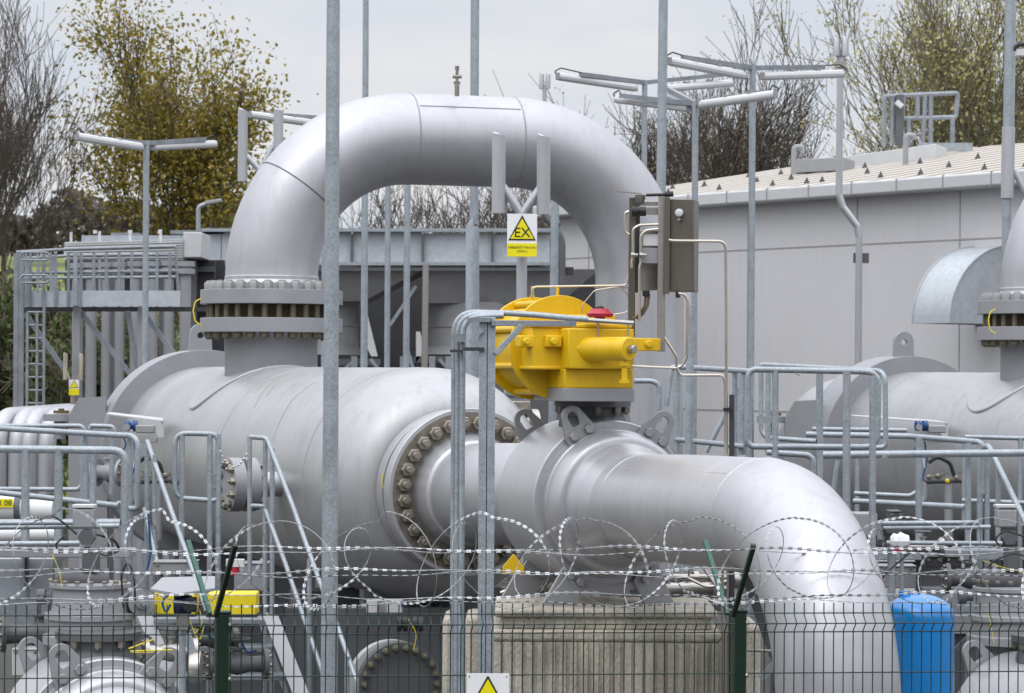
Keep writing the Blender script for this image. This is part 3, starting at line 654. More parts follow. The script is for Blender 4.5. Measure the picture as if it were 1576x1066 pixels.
def sign_face(root, x0, x1, y0, ys, y1, D, letters=True):
    a = P(x0,y0,D); b = P(x1,y1,D); mid = P(x0,ys,D); wd = b.x-a.x; cx = (a.x+b.x)/2
    MB().box((cx,D,(a.z+b.z)/2), (wd,.006,a.z-b.z)).build('white_panel', M['signw'], root)
    MB().box((cx,D-.006,(mid.z+b.z)/2), (wd*.99,.004,mid.z-b.z-.002)).build('yellow_panel', M['signy'], root)
    hh = a.z-mid.z; tw = wd*.46; zb = mid.z+hh*.10; zt = a.z-hh*.06
    MB().plate([(-tw,zb),(tw,zb),(.008*wd,zt),(-.008*wd,zt)], (cx,D-.005,0), (1,0,0), UP, .004).build('triangle_border', M['black'], root)
    MB().plate([(-tw*.86,zb+hh*.05),(tw*.86,zb+hh*.05),(0,zt-hh*.10)], (cx,D-.008,0), (1,0,0), UP, .004).build('triangle', M['signy'], root)
    return cx, wd, a, mid, b, zb, hh
cx, wd, a, mid, b, zb, hh = sign_face(sg, 780.5, 826, 328.5, 374, 395, 21.85)
text('EX', .105, (cx, 21.838, zb+hh*.25), ey, UP, M['black'], sg)
text('NEBEZPEČÍ VÝBUCHU', .0215, (cx, 21.841, mid.z-.033), ey, UP, M['black'], sg)
text('ZÓNA 2', .021, (cx, 21.841, mid.z-.062), ey, UP, M['black'], sg)
twin(112,600,36, [(101,543,584),(125,544,584)], .028, 'small brown mast with two canisters above a small yellow sign on the left', m='conc', pole_to=660, pr=.03)
s2 = thing('warning_sign', 'small white sign with a yellow triangle beside the walkway columns on the left', 'sign', P(113,608,35.9), 'yellow warning signs')
sign_face(s2, 106, 121.5, 584, 598, 608, 35.85)
twin(400,262,30, [(374,168,279),(429,168,240)], .052, 'mast with two grey canisters behind the left shoulder of the pipe loop', pole_to=560, pr=.04)
twin(838,138,38, [(834,113,136),(844,113,136)], .034, 'small twin canister mast peeking over the top right of the pipe loop', pole_to=300, pr=.03)
k = twin(1294,100,37, [(1288,59,86),(1301,57,86)], .05, 'tall kinked mast with two small canisters and a collar in front of the grey hall', pole_to=None, pr=.045, kink=[(1293,110),(1291,300),(1297,318),(1319,348),(1322,365),(1319,760)])
MB().lathe(P(1294,98,37), UP, [(-.05,.05),(-.05,.08),(.03,.08),(.03,.05)], 14).build('collar', M['steel'], k)
MB().box(P(1325,397,37.1), (.2,.06,.13)).build('wall_bracket', M['dark'], k)
# ------------------------------------------------------------------ tube lamps
def lamp(xp, yt, yb, D, r, arms, label):
    t = thing('lamp_post', label, 'lamp post', Vector((P(xp,572,D).x, D, 0)), 'double arm tube lamp posts')
    a = P(xp,yt,D); g = P(xp-3,yb,D)
    MB().tube([a, Vector((g.x, D, 0))], r, 12).build('post', M['galv'], t)
    for (ax_, ay, dd, f0, f1) in arms:
        p1 = P(ax_,ay,D+dd); MB().bar(a-UP*.03, p1, .045, .05, UP).build('arm', M['galv2'], t)
        q0 = P(f0[0],f0[1],D+dd*1.25); q1 = P(f1[0],f1[1],D+dd*.15)
        lt = MB().tube([q0, q0+(q1-q0)*.02, q0+(q1-q0)*.98, q1], [.035,.048,.048,.035], 10).build('lamp_housing', M['white'], t)
        for s in (.0,1.0): MB().box(q0+(q1-q0)*s, (.05,.07,.075)).build('end_cap', M['plate'], lt)
        for s in (.3,.62): MB().bar(q0+(q1-q0)*s+UP*.05, q0+(q1-q0)*(s+.05)+UP*.05, .05, .03, UP).build('bracket', M['steel'], lt)
        qc = q0+(q1-q0)*.12
        MB().tube(rnd_path([q0, q0+(q0-q1).normalized()*.06+UP*.05, q0+UP*.10+(q1-q0)*.04, p1+UP*.02],.05), .008, 6).build('cable', M['black'], t)
    return t
lamp(1158,100,760,31,.036, [(1050,88,-1.0,(1030,94),(1145,116)),(1268,103,.8,(1297,113),(1173,117))], 'lamp post in front of the grey hall, highest of the right group of lamps')
lamp(992,123,700,34,.033, [(893,114,-1.0,(858,117),(978,135)),(1110,115,.8,(1126,127),(1016,137))], 'lamp post partly behind the pole at the right shoulder of the pipe loop')
lamp(1070,155,760,30,.033, [(1028,137,1.8,(1022,142),(1070,163)),(1185,141,-.8,(1193,145),(1078,161)),(955,147,.9,(948,152),(1060,166))], 'lamp post with three arms, lowest of the right group')
lamp(225,216,760,33,.036, [(128,211,-1,(118,210),(217,226)),(315,214,.9,(331,221),(235,226))], 'lamp post in front of the olive tree on the left')
lamp(500,178,700,36,.033, [(392,174,-.9,(384,176),(486,190))], 'lamp post hidden behind the pipe loop, only its left arm in view')
sl = thing('street_lamp', 'small grey street lamp behind the walkway beam on the left', 'street lamp', P(306,400,60)); 
MB().tube(rnd_path(PP([(305,400),(305,318),(318,313)],60),.3), .05, 10).build('post', M['galv'], sl); MB().bar(P(316,313,60), P(341,308,60), .2, .08).build('lamp_head', M['plate'], sl, bevel=.02)

# ------------------------------------------------------------------ grey hall
hb = thing('industrial_hall', 'long pale grey panelled hall with a beige metal roof on the right', 'building', (6.0, 46, 0))
B0 = Vector((4.9, 42, 0)); wd_ = Vector((-.574,.819,0)).normalized(); wn = Vector((.819,.574,0)).normalized()
ZE = 5.83
def WT(px):
    k = (px-788)/F; return (B0.x-k*B0.y)/(k*wd_.y-wd_.x)
T0, T1 = -10, WT(861)
def Wp(t, out=0, z=0): return B0+wd_*t-wn*out+UP*z
mb = MB(); mid_ = Wp((T0+T1)/2, -6, ZE/2); mb.box(mid_, (T1-T0, 12, ZE), (wd_, wn, UP)); mb.build('wall', M['wall'], hb)
j = MB()
def zat(px, py): t = WT(px); D = Wp(t).y; return P(px, py, D).z
z1 = zat(1300, 377); z2 = zat(1160, 632)
for z in (z1, z2): j.box(Wp((T0+T1)/2, .0, z), (T1-T0, .012, .022), (wd_, wn, UP))
for px in (905, 1050, 1150, 1318, 1476): j.box(Wp(WT(px), .0, ZE/2), (.018, .014, ZE-.02), (wd_, wn, UP))
j.build('panel_joint', M['joint'], hb)
MB().box(Wp((T0+T1)/2+.1, .16, ZE+.06), (T1-T0+.5, .36, .20), (wd_, wn, UP)).build('gutter', M['gutter'], hb, bevel=.03)
for i in range(22):
    t = T0+i*.95
    if t < T1+.2: MB().box(Wp(t, .165, ZE+.06), (.012, .37, .206), (wd_, wn, UP)).build('gutter_joint', M['plate'], hb)
rs = .165; RW = 7.0
rf = MB()
for i in range(60):
    t = T0-.3+i*(T1-T0+.6)/60; w_ = (T1-T0+.6)/60
    a0 = Wp(t, .25, ZE+.14); a1 = Wp(t+w_, .25, ZE+.14); e1 = wn*RW+UP*RW*rs
    hgt = UP*.022*(1 if i % 2 else 0)
    rf.add([a0+hgt, a1+hgt, a1+e1+hgt, a0+e1+hgt], [(0,1,2,3)], False)
    rf.add([a0, a0+UP*.022, a0+e1+UP*.022, a0+e1], [(0,1,2,3)], False)
rf.add([Wp(T0,-6.7,ZE), Wp(T1,-6.7,ZE), Wp(T1,-6.7,ZE+RW*rs+.1), Wp(T0,-6.7,ZE+RW*rs+.1)], [(0,1,2,3)], False)
rf.build('roof', M['roof'], hb)
random.seed(9); sgm = None; gpts = []
for row, up in ((.35,0),(1.6,0),(3.2,0)):
    tt = T0+1+row*.3
    while tt < T1-.2:
        gpts.append(Wp(tt, -row, ZE+.17+(row+.25)*rs)); tt += random.choice((.35,.75,.8,.85,1.3))+(0 if row < 1 else .5)
for p in gpts:
    if sgm is None:
        sgm = MB().add([p-wd_*.06, p+wd_*.05, p+UP*.095+wn*.03+wd_*.01, p-wn*.04-UP*.02, p+wn*.08], [(0,1,2),(0,3,2),(1,3,2),(0,2,4),(1,2,4),(0,3,1),(0,1,4)], False).build('snow_guard', M['darker'], hb); gp0 = p
    else: o = sgm.copy(); COL.objects.link(o); ORG[o.name] = ORG[hb.name]; o.parent = hb; o.location = p-gp0
# downpipes, small boxes, roof fittings
def RP(px, py, D): return P(px, py, D)
def rbox(name, x0, x1, yt, yb, D, dep, m, label, cat, slope=0):
    mb = MB(); a = P(x0,yt+slope,D+1.2); b = P(x1,yt,D); a2 = P(x0,yb+slope*.8,D+1.2); b2 = P(x1,yb,D)
    n = Vector((.3,dep,0)); vs = [a,b,b2,a2,a+n,b+n,b2+n,a2+n]
    mb.add(vs, [(0,1,2,3),(7,6,5,4),(0,4,5,1),(3,2,6,7),(0,3,7,4),(1,5,6,2)], False)
    return tag(mb.build(name, m, bevel=.01), label, cat)
rbox('roof_duct', 1297, 1440, 221, 244, 46.5, .8, M['gutter'], 'long pale duct lying along the hall roof below the roof railing', 'duct', 20)
rbox('roof_duct', 1220, 1296, 241, 262, 46.2, .8, M['plate'], 'short grey louvred duct box on the hall roof left of the long duct', 'duct', 5)
for (x, yt, yb) in ((1394,208,256),(1222,226,262)):
    q = MB().tube(rnd_path(PP([(x,yb+4),(x,yt),(x+3,yt-4),(x+12,yt-2),(x+14,yt+4)],45.5), .12), [.07]*40, 10) if False else MB().tube(rnd_path(PP([(x-1,yb+6),(x,yt),(x+12,yt),(x+13,yt+6)],45.5), .1), .045, 12)
    tag(q.build('gooseneck_vent', M['plate']), 'gooseneck roof vent pipe '+('in front of the long roof duct' if x > 1300 else 'at the left end of the short roof duct box'), 'vent pipe', 'gooseneck vents on the hall roof')
rr_ = thing('roof_railing', 'galvanised railing and ladder cage on the hall roof in front of the pale green trees', 'railing', P(1415,232,48))
for pts in ([(1360,225),(1361,148),(1474,143),(1471,180),(1388,182)],[(1388,182),(1390,149)],[(1386,224),(1386,144)],[(1398,224),(1398,182)],[(1432,224),(1432,146)],[(1465,224),(1466,180)],[(1424,145),(1420,222)],[(1412,148),(1412,182)],[(1372,224),(1374,150)]):
    MB().bar if 0 else MB().tube(rnd_path(PP(pts,48),.05), .04, 8).build('rail', M['galv2'], rr_)
MB().box(P(1384,185,48), (.13,.13,.85)).build('ladder_post', M['dark'], rr_); MB().box(P(1455,226,47.8), (.9,.05,.14)).build('kick_plate', M['galv'], rr_)
MB().bar(P(1379,156,47.8), P(1388,164,47.8), .12, .08).build('floodlight', M['white'], rr_)
# drainpipe under the arch
dp = thing('drainpipe', 'dark grey kinked drainpipe on the hall corner seen through the pipe loop', 'drainpipe', Wp(T1-.1, .3, 0))
MB().tube(rnd_path(PP([(832,318),(840,335),(860,358),(865,372),(865,600)],42.3),.3), .05, 12).build('pipe', M['dark'], dp)
MB().box(P(872,417,42.4), (.2,.1,.12)).build('bracket', M['darker'], dp)
# quarter round duct hood on the wall
hd = thing('duct_hood', 'quarter round galvanised sheet duct hood on the hall wall near the right edge', 'duct hood', Wp(WT(1556), 0, 3.8))
pb_ = P(1556, 499, Wp(WT(1556)).y); Rh = 1.08; L_ = .72
vs0 = []; n = 16
for s in (0, L_):
    o = Vector((pb_.x, pb_.y, pb_.z))+wd_*s
    vs0.append(o)
    for k in range(n+1): a = R(90)*k/n; vs0.append(o - wn*Rh*math.cos(a)*1.08 + UP*Rh*math.sin(a))
m_ = n+2
fs = [tuple(range(m_)), tuple(range(m_, 2*m_))[::-1]]
MB().add(vs0, fs+[(0,m_,m_+m_-1,m_-1)], False).build('side_panel', M['galvs'], hd)
mb = MB(); mb.add(vs0, [(i, i+1, m_+i+1, m_+i) for i in range(1, m_-1)], True); mb.build('curved_panel', M['galvs'], hd)
ev = []
for s in (-.004, L_+.004):
    o = pb_+wd_*s; MB().tube([o - wn*Rh*math.cos(R(90)*k/n)*1.085 + UP*Rh*1.005*math.sin(R(90)*k/n) for k in range(n+1)], .012, 6).build('folded_edge', M['galvs'], hd)
# wall conduit box
tag(MB().box(P(1077,440,45.8), (.11,.1,1.1)).build('wall_conduit_box', M['gutter']), 'narrow pale conduit box on the hall wall right of the stainless cabinet', 'conduit box')
# ------------------------------------------------------------------ air cooler with walkway (left background)
cl = thing('air_cooler', 'air cooler with pale duct panels, hoppers and vertical pipes behind the pipe loop', 'air cooler', Vector((-2.2, 44, 0)))
def slab(px0, py0, px1, py1, D0, D1, dep, name, m, parent, bev=0):
    """box face between screen corners, left edge at depth D0, right edge at D1"""
    a = P(px0,py0,D0); b = P(px1,py0,D1); zb0 = P(px0,py1,D0).z; zb1 = P(px1,py1,D1).z
    a2 = Vector((a.x,a.y,zb0)); b2 = Vector((b.x,b.y,zb1)); n = Vector((0,dep,0)); vs = [a,b,b2,a2,a+n,b+n,b2+n,a2+n]
    mb = MB().add(vs, [(0,1,2,3),(7,6,5,4),(0,4,5,1),(3,2,6,7),(0,3,7,4),(1,5,6,2)], False)
    return mb.build(name, m, parent, bevel=bev)
D = 43
slab(310,352,340,404,D,D,1.0,'end_panel',M['galvs'],cl)
for x0, x1, ya, yb in ((341,540,353,405),(543,649,356,406),(652,756,359,406),(759,846,361,407)): slab(x0,ya,x1,yb,D,D,1.5,'duct_panel',M['galvs'],cl)
for x in (541,650.5,757.5): slab(x-1.8,360,x+1.8,403,D-.1,D-.1,.1,'stiffener',M['dark'],cl)
slab(310,351,848,356,D-.15,D-.15,.2,'top_flange',M['galv'],cl); slab(310,403,848,408,D-.15,D-.15,.2,'bottom_flange',M['galv'],cl); slab(310,411,848,416,D-.05,D-.05,.2,'beam',M['plate'],cl)
# hoppers and fan rings
def hopper(x0, x1, y0, xa, xb, y1, D, name='hopper'):
    a = [P(x0,y0,D-.3),P(x1,y0,D-.3),P(xb,y1,D),P(xa,y1,D)]; n = Vector((0,2.2,0)); k = Vector((0,1.6,0))
    vs = a+[a[0]+n,a[1]+n,a[2]+k,a[3]+k]
    MB().add(vs, [(0,1,2,3),(7,6,5,4),(0,4,5,1),(3,2,6,7),(0,3,7,4),(1,5,6,2)], False).build(name, M['hopper'], cl)
hopper(380,650,414,440,560,463,D+.4); hopper(652,920,414,660,860,466,D+.4); hopper(300,380,414,300,360,463,D+.4)
def fanring(xc, y0, y1, r, D):
    c = P(xc, y0, D+1.2); h = (y1-y0)/F*D
    MB().lathe(c, -UP, [(0,r),(h*.45,r),(h*.47,r+.02),(h*.5,r),(h*.85,r*1.02),(h,r*1.14),(h,r*1.05),(h*.8,r*.95),(0,r*.95)], 48).build('fan_ring', M['hopper'], cl)
fanring(490,462,548,.62,D); fanring(740,466,548,.85,D); fanring(340,462,548,.6,D)
for (x0,y0,x1,y1,x2,y2) in ((556,470,579,548,568,535),(640,510,655,548,641,545)):
    mb = MB(); p = PP([(x0,y0),(x0+6,y0),(x1+2,y1),(x1-8,y1),(x0,y0+48)],D+.1)
    mb.add(p+[q+Vector((0,.06,0)) for q in p], [(0,1,2,3,4),(9,8,7,6,5)]+[(i,(i+1)%5,(i+1)%5+5,i+5) for i in range(5)], False); mb.build('fan_bracket', M['gutter'], cl)
for x in (545, 665, 690, 620): MB().bar(P(x,548,D), P(x,620,D), .09,.09).build('leg', M['galv2'], cl)
for (a, b) in (((523,575),(547,552)),((676,552),(697,577)),((570,552),(590,578)),((622,520),(645,600)),((600,500),(640,440))): MB().bar(P(*a,D), P(*b,D), .05,.05).build('brace', M['galv2'], cl)
slab(500,552,585,562,D+.1,D+.1,.3,'girder',M['dark'],cl); slab(625,548,860,558,D+.1,D+.1,.3,'girder',M['dark'],cl)
for x in (536, 676, 550,): MB().lathe(P(x,566,D+1), -UP, [(0,0),(0,.22),(.35,.22),(.35,0)], 20).build('fan_motor', M['navy'], cl)
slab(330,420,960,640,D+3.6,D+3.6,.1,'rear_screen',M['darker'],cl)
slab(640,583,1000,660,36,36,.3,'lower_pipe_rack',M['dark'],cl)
# header boxes above the walkway (left)
hx = thing('header_box', 'pale louvred header box of the air cooler above the walkway railing', 'header box', P(200,404,42))
slab(100,372,282,400,41,40,1.2,'louvre_casing',M['gutter'],hx)
lv = MB()
for i in range(8):
    y = 374+i*3.3
    a = P(99,y,40.97); b = P(282,y-6+i*.6,39.97); lv.bar(a, b, .03, .012)
lv.build('louvres', M['white'], hx)
slab(282,357,310,396,40,39.6,1.2,'end_box',M['gutter'],hx,.01); slab(125,362,312,373,42,41.5,1.0,'upper_casing',M['galv'],hx); slab(170,358,215,364,43,43,1.0,'upper_casing',M['galv2'],hx); slab(262,354,345,360,43,43,1.0,'upper_casing',M['galv2'],hx)
for x in (109,153,200,247): MB().bar(P(x,372,41), P(x,357-(x-109)*.03,41), .035,.035).build('lifting_pin', M['gutter'], hx)
for x in (146,200,246): MB().lathe(P(x,357,41), UP, [(-.02,.0),(-.02,.03),(.03,.03),(.03,0)],8).build('pin_cap', M['gutter'], hx)
# vertical risers
ri = 0
lab = ['leftmost','second','third','fourth','fifth','sixth','seventh','eighth']
for i, (x, wpx, yt) in enumerate(((120,20,405),(140,20,404),(163,16,403),(184,17,403),(208,18,402),(235,18,402),(260,18,401),(285,20,402))):
    D = 38.5; r = wpx/2/F*D
    rt = thing('riser_pipe', 'vertical grey riser pipe under the header box, %s from the left of eight' % lab[i], 'pipe', Vector((P(x,572,D).x, D, 0)), 'riser pipes behind the walkway')
    MB().tube([Vector((P(x,yt,D).x,D,P(x,yt+14,D).z)), Vector((P(x,600,D).x,D,0))], r*.9, 20).build('pipe', M['plate'], rt)
    MB().lathe(P(x,yt+8,D), UP, [(-.1,r),(-.1,r*1.5),(-.03,r*1.5),(-.03,r*1.1),(.0,r*1.1),(.0,r*1.5),(.07,r*1.5),(.07,0)], 20).build('flange', M['plate'], rt)
# pipe rack; its dark panels stand in for shade in the gaps between risers
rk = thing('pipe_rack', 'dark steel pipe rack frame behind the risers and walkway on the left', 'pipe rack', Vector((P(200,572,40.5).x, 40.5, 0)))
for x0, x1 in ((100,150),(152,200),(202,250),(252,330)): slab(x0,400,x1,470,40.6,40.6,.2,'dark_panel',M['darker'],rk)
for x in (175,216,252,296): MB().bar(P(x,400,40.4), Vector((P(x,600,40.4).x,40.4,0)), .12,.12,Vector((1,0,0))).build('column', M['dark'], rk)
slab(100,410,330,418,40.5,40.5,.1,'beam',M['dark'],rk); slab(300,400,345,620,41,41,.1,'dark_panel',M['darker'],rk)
# walkway
wk = thing('walkway', 'elevated galvanised walkway with kick plate and railing on the left', 'walkway', Vector((P(150,572,36).x, 36, 0)))
slab(27,447,277,471,36,35.8,.02,'kick_plate',M['galvs'],wk); slab(32,472,420,479,36.3,36,.1,'girder',M['darker'],wk); slab(27,450,277,472,37.2,37,.02,'kick_plate',M['galvs'],wk)
for z0, z1, dd in ((388,380,0),(420,417,0),(398,393,1.2),(428,426,1.2)):
    MB().tube(PP([(25,z0,36+dd),(110,z0-5,36+dd),(213,(z0+z1)/2-4,36+dd),(270,z1-1 if z0 < 400 else z1,36+dd),(275,470,36+dd)] if z0 < 400 else [(28,z0,36+dd),(275,z1,36+dd)]), .022, 8).build('rail', M['galv2'], wk)
for i in range(13): x = 27+i*19.5; MB().bar(P(x,388,35.93), P(x,472,35.93), .035,.03,Vector((0,1,0))).build('post', M['galv2'], wk)
for i in range(6): x = 45+i*36; MB().bar(P(x,396,37.2), P(x,472,37.2), .04,.03,Vector((0,1,0))).build('post', M['galv2'], wk)
MB().bar(P(116,388,35.9), P(116,470,35.9), .05,.06,Vector((0,1,0))).build('post', M['galv'], wk)
for a, b in (((38,482),(100,570)),((122,478),(212,590)),((196,478),(214,585)),((226,488),(270,548))): MB().bar(P(*a,36.2), P(*b,36.2), .06,.06).build('brace', M['galv2'], wk)
for x in (25,33): MB().bar(P(x,390,35.8), Vector((P(x,600,35.8).x,35.8,0)), .06 if x == 33 else .04,.06,Vector((1,0,0))).build('column', M['galv2'], wk)
MB().bar(P(118,470,36.1), Vector((P(118,600,36.1).x,36.1,0)), .09,.09,Vector((1,0,0))).build('column', M['plate'], wk)
MB().bar(P(218,470,36.1), Vector((P(218,600,36.1).x,36.1,0)), .09,.09,Vector((1,0,0))).build('column', M['plate'], wk)
ld = thing('caged_ladder', 'galvanised ladder with safety cage at the left end of the walkway', 'ladder', Vector((P(53,572,35.5).x, 35.5, 0)))
for x in (42,68): MB().bar(P(x,388 if x == 68 else 480,35.5), Vector((P(x,600,35.5).x,35.5,0)), .045,.03,Vector((1,0,0))).build('stile', M['galv2'], ld)
MB().bar(P(57,480,35.5), Vector((P(57,600,35.5).x,35.5,0)), .03,.03,Vector((1,0,0))).build('stile', M['galv2'], ld)
z = P(50,480,35.5).z; xa, xb = P(42,500,35.5).x, P(68,500,35.5).x
while z > .3:
    MB().tube([(xa,35.5,z),(xb,35.5,z)], .014, 6).build('rung', M['galv2'], ld); z -= .162
for y in (395,430): MB().tube(rnd_path(PP([(30,y),(30,y),(34,y-7),(72,y-7),(78,y),(72,y+5),(34,y+5)],35.3),.06,closed=False), .016, 6).build('cage_hoop', M['galv2'], ld)
for x in (40,58,78): MB().bar(P(x,388,35.3), P(x,450,35.3), .03,.02,Vector((0,1,0))).build('cage_bar', M['galv2'], ld)

# row of bent pipes at the left edge
for i, x in enumerate((0, 29, 47, 74)):
    D = 30.5; r = .10
    pts = rnd_path(PP([(x-3,760,D),(x-2,642,D),(x+105,634,D+2.2)]), .38, 10)
    tag(MB().tube(pts, r, 24).build('bent_pipe', M['paint']), 'silver bent pipe in a row at the left edge, %s from the left' % ('first','second','third','fourth')[i], 'pipe', 'row of bent pipes at the left edge')

# ------------------------------------------------------------------ railings
RAILN = [0]
def rail(label, rails, posts, D, r=.021, name='guard_railing', cat='railing', m='galv', rad=.09, group='galvanised guard railings'):
    allp = PP([q for q in rails[0]], D); t = thing(name, label, cat, Vector((allp[0].x, allp[0].y, 0)), group)
    for l in rails: MB().tube(rnd_path(PP(l, D), rad), r, 12).build('rail', M[m], t)
    for q in posts:
        x, y0, y1 = q[:3]; dd = q[3] if len(q) > 3 else D; rr0 = q[4] if len(q) > 4 else r*1.1
        a = P(x,y0,dd); b = P(x-.5,y1,dd)
        if y1 >= 1060: b = Vector((b.x,b.y,0))
        MB().tube([a,b], rr0, 12).build('post', M[m], t)
    return t
def sc_(px, D): return px/2/F*D
rail('thick nearest galvanised railing at the left edge with its end bending down', [[(-60,690),(192,693),(190,1000)],[(-60,805),(185,804)]], [(39,690,1066),(90,690,1066),(143,700,1066,20,.024)], 20, r=sc_(12,20))
rail('sloping railing behind the nearest one at the left edge with rounded corner', [[(-60,655,21),(0,659,21),(212,671,20.4),(211,783,20.4),(195,782,20.4)],[(-60,752,21),(0,758,21),(183,778,20.5)]], [(132,668,1066,20.7,.022),(200,675,1066,20.5,.022),(198,672,780,20.6,.012)], 20.6, r=sc_(9,20.6))
rail('far galvanised rails just under the bent pipes on the left', [[(-60,655,24),(0,655,24),(126,655,24),(133,668,24)],[(138,660,24),(140,655,24),(175,656,24),(176,672,24)],[(-60,752,24),(120,753,24),(126,745,24)]], [(126,660,1066,24,.022),(172,660,760,24)], 24, r=sc_(7,24))
rail('low galvanised pipes crossing below the left railing', [[(-60,805,19.2),(112,804,19.2)],[(-60,812,19.4),(184,809,19.2)],[(-60,837,18.6),(122,836,18.6)]], [], 19.2, r=sc_(8,19.2), name='pipe_rails')
rail('short galvanised gate frame in the middle left, left of the chain', [[(336,700),(336,668),(269,666),(269,766),(330,770),(336,766)]], [(280,668,1066),(323,668,1066),(336,668,1066)], 20.6, r=sc_(8,20.6))
sh = thing('stair', 'galvanised steel stair with handrails and treads in front of the vessel', 'stair', P(330,1066,19.2))
HR = [([(384,672,19.9),(410,674,19.9),(450,778,19.6),(492,896,19.3),(520,966,19.1),(548,1046,18.8),(549,1120,18.8)],7.5),
      ([(408,784,19.9),(440,870,19.7),(492,1023,19.3),(505,1066,19.2),(530,1140,19.1)],7.5),
      ([(226,678,20.3),(262,782,20.0),(300,888,19.7),(318,940,19.6)],8), ([(222,782,20.3),(240,860,20.1),(262,930,19.9)],7.5),
      ([(384,785,19.9),(384,672,19.9)],7.5),([(384,778,19.9),(409,779,19.9)],7)]
for pts, wpx in HR: MB().tube(rnd_path(PP(pts), .05), sc_(wpx,19.8), 12).build('handrail', M['galv'], sh)
for (x, y0, y1, dd) in ((226,678,1066,20.3),(238,700,1066,20.2),(384,780,900,19.9),(408,676,1066,19.9),(419,690,1066,19.85),(476,860,1066,19.4),(534,1010,1066,18.9)):
    b = P(x,y1,dd); b.z = 0 if y1 > 1060 else b.z
    MB().tube([P(x,y0,dd), b], sc_(7.5,20), 12).build('post', M['galv'], sh)
for (a, b, dd) in (((222,948),(292,1110),19.4),((416,948),(478,1110),19.2)):
    MB().bar(P(*a,dd+.1), P(*b,dd-.5), .02, .11, Vector((1,0,0)).cross(Vector((0,.3,-1)))).build('stringer', M['plate'], sh)
    p = [P(a[0]-11,a[1],dd),P(a[0]+12,a[1],dd),P(b[0]+14,b[1],dd-.6),P(b[0]-12,b[1],dd-.6)]
    MB().add(p+[q+Vector((0,.03,0)) for q in p], [(0,1,2,3),(7,6,5,4),(0,4,5,1),(1,5,6,2),(2,6,7,3),(3,7,4,0)], False).build('stringer_plate', M['plate'], sh)
for (y, x0, x1, dd) in ((956,238,410,19.35),(999,258,430,19.25),(1043,276,450,19.15),(1084,294,470,19.05)):
    a = P(x0,y,dd); b = P(x1,y,dd-.1); MB().box((a+b)/2+Vector((0,.13,0)), ((b-a).length,.26,.035)).build('tread', M['galv2'], sh, bevel=.004)
ch = MB(); a0 = P(337,690,20.3); a1 = P(383,690,20.0); n = 26; dn = (a1-a0)
for i in range(n):
    t = i/(n-1); s = a0+dn*t-UP*.13*(1-(2*t-1)**2)
    ch.lathe(s, Vector((1,0,.4*(2*t-1))), [(-.006,.0),(-.006,.007),(.006,.007),(.006,0)], 6) if i % 2 else ch.box(s, (.012,.004,.009))
tag(ch.build('chain', M['steel']), 'short sagging safety chain between the gate frame and the stair', 'chain')
# right side
rail('square galvanised guard frame right of centre, its front panel', [[(1151,600),(1151,568),(1352,572),(1350,688),(1157,687),(1149,680),(1151,600)]], [(1193,570,730),(1226,575,576),(1303,572,1066,18,.025),(1343,578,1066,18,.022)], 18.3, r=sc_(9.5,18.3))
rail('rear panel of the square galvanised guard frame right of centre', [[(1171,562,20),(1174,561,20),(1362,571,19),(1363,688,19),(1345,689,19)],[(1171,562,20),(1171,673,20),(1256,679,19.8)]], [(1182,565,700),(1262,572,1066,19.8,.022),(1362,700,705)], 19.5, r=sc_(8,19.5))
rail('galvanised railing directly behind the big outlet pipe', [[(1033,566,21),(1040,564,21),(1154,571,20.2)],[(1040,676,21),(1146,687,20.2)],[(1180,696,19),(1243,700,19),(1251,706,19),(1251,760,19)]], [(1131,572,1066,20.4,.021),(1143,572,700,20.3,.03),(1153,575,690,20.2,.02),(1042,568,1066,21,.026)], 20.6, r=sc_(8.5,20.6))
MB_ = MB(); 
rail('slanting galvanised brace and bent pipe stub beside the lifting lug', [[(1142,586),(1086,696)],[(1034,566),(1025,625)],[(976,586),(1004,586),(1014,592),(1014,650)]], [], 21.3, r=sc_(8,21.3), name='brace_pipes', cat='pipe')
rail('thick nearest galvanised railing at the right edge', [[(1266,700),(1640,696)]], [(1414,672,1066,21.8,.026),(1490,682,1066,21.6,.024)], 21.5, r=sc_(11.5,21.5))
rail('sloping galvanised railing with handrail at the right edge', [[(1240,668,22.6),(1397,671,22.6),(1508,680,22),(1514,690,22),(1512,760,22)],[(1314,771,22.6),(1485,780,22)],[(1514,690,22),(1521,685,21.9),(1545,735,21.7),(1580,808,21.4),(1620,890,21)]], [(1508,684,1066,22,.024),(1519,690,1066,22,.022),(1536,722,1066,21.8,.02),(1260,575,700,22.6,.022)], 22.3, r=sc_(9,22.3))
rail('far galvanised rails behind the right railing', [[(1250,660,25),(1395,662,25)],[(1484,672,25),(1640,676,25)],[(1314,759,24.5),(1400,763,24.5),(1412,756,24.5),(1418,745,24.5)],[(1480,770,24.5),(1640,776,24.5)]], [(1570,676,1066,25,.022),(1319,690,900,25),(1484,676,800,24.6)], 24.8, r=sc_(7,24.8))
rail('low galvanised pipes crossing below the right railing', [[(1357,805),(1505,804)],[(1359,812),(1524,811)],[(1364,835),(1542,836)]], [(1372,835,1066,20.6,.03),(1388,850,1066,20.6,.014)], 20.5, r=sc_(7,20.5), name='pipe_rails')
hdl = thing('slanted_stay', 'pale slanted stay bar behind the right guard frame', 'stay', P(1280,760,20.4)); MB().tube(PP([(1289,708),(1281,760)],20.4), .018, 10).build('bar', M['galv'], hdl)

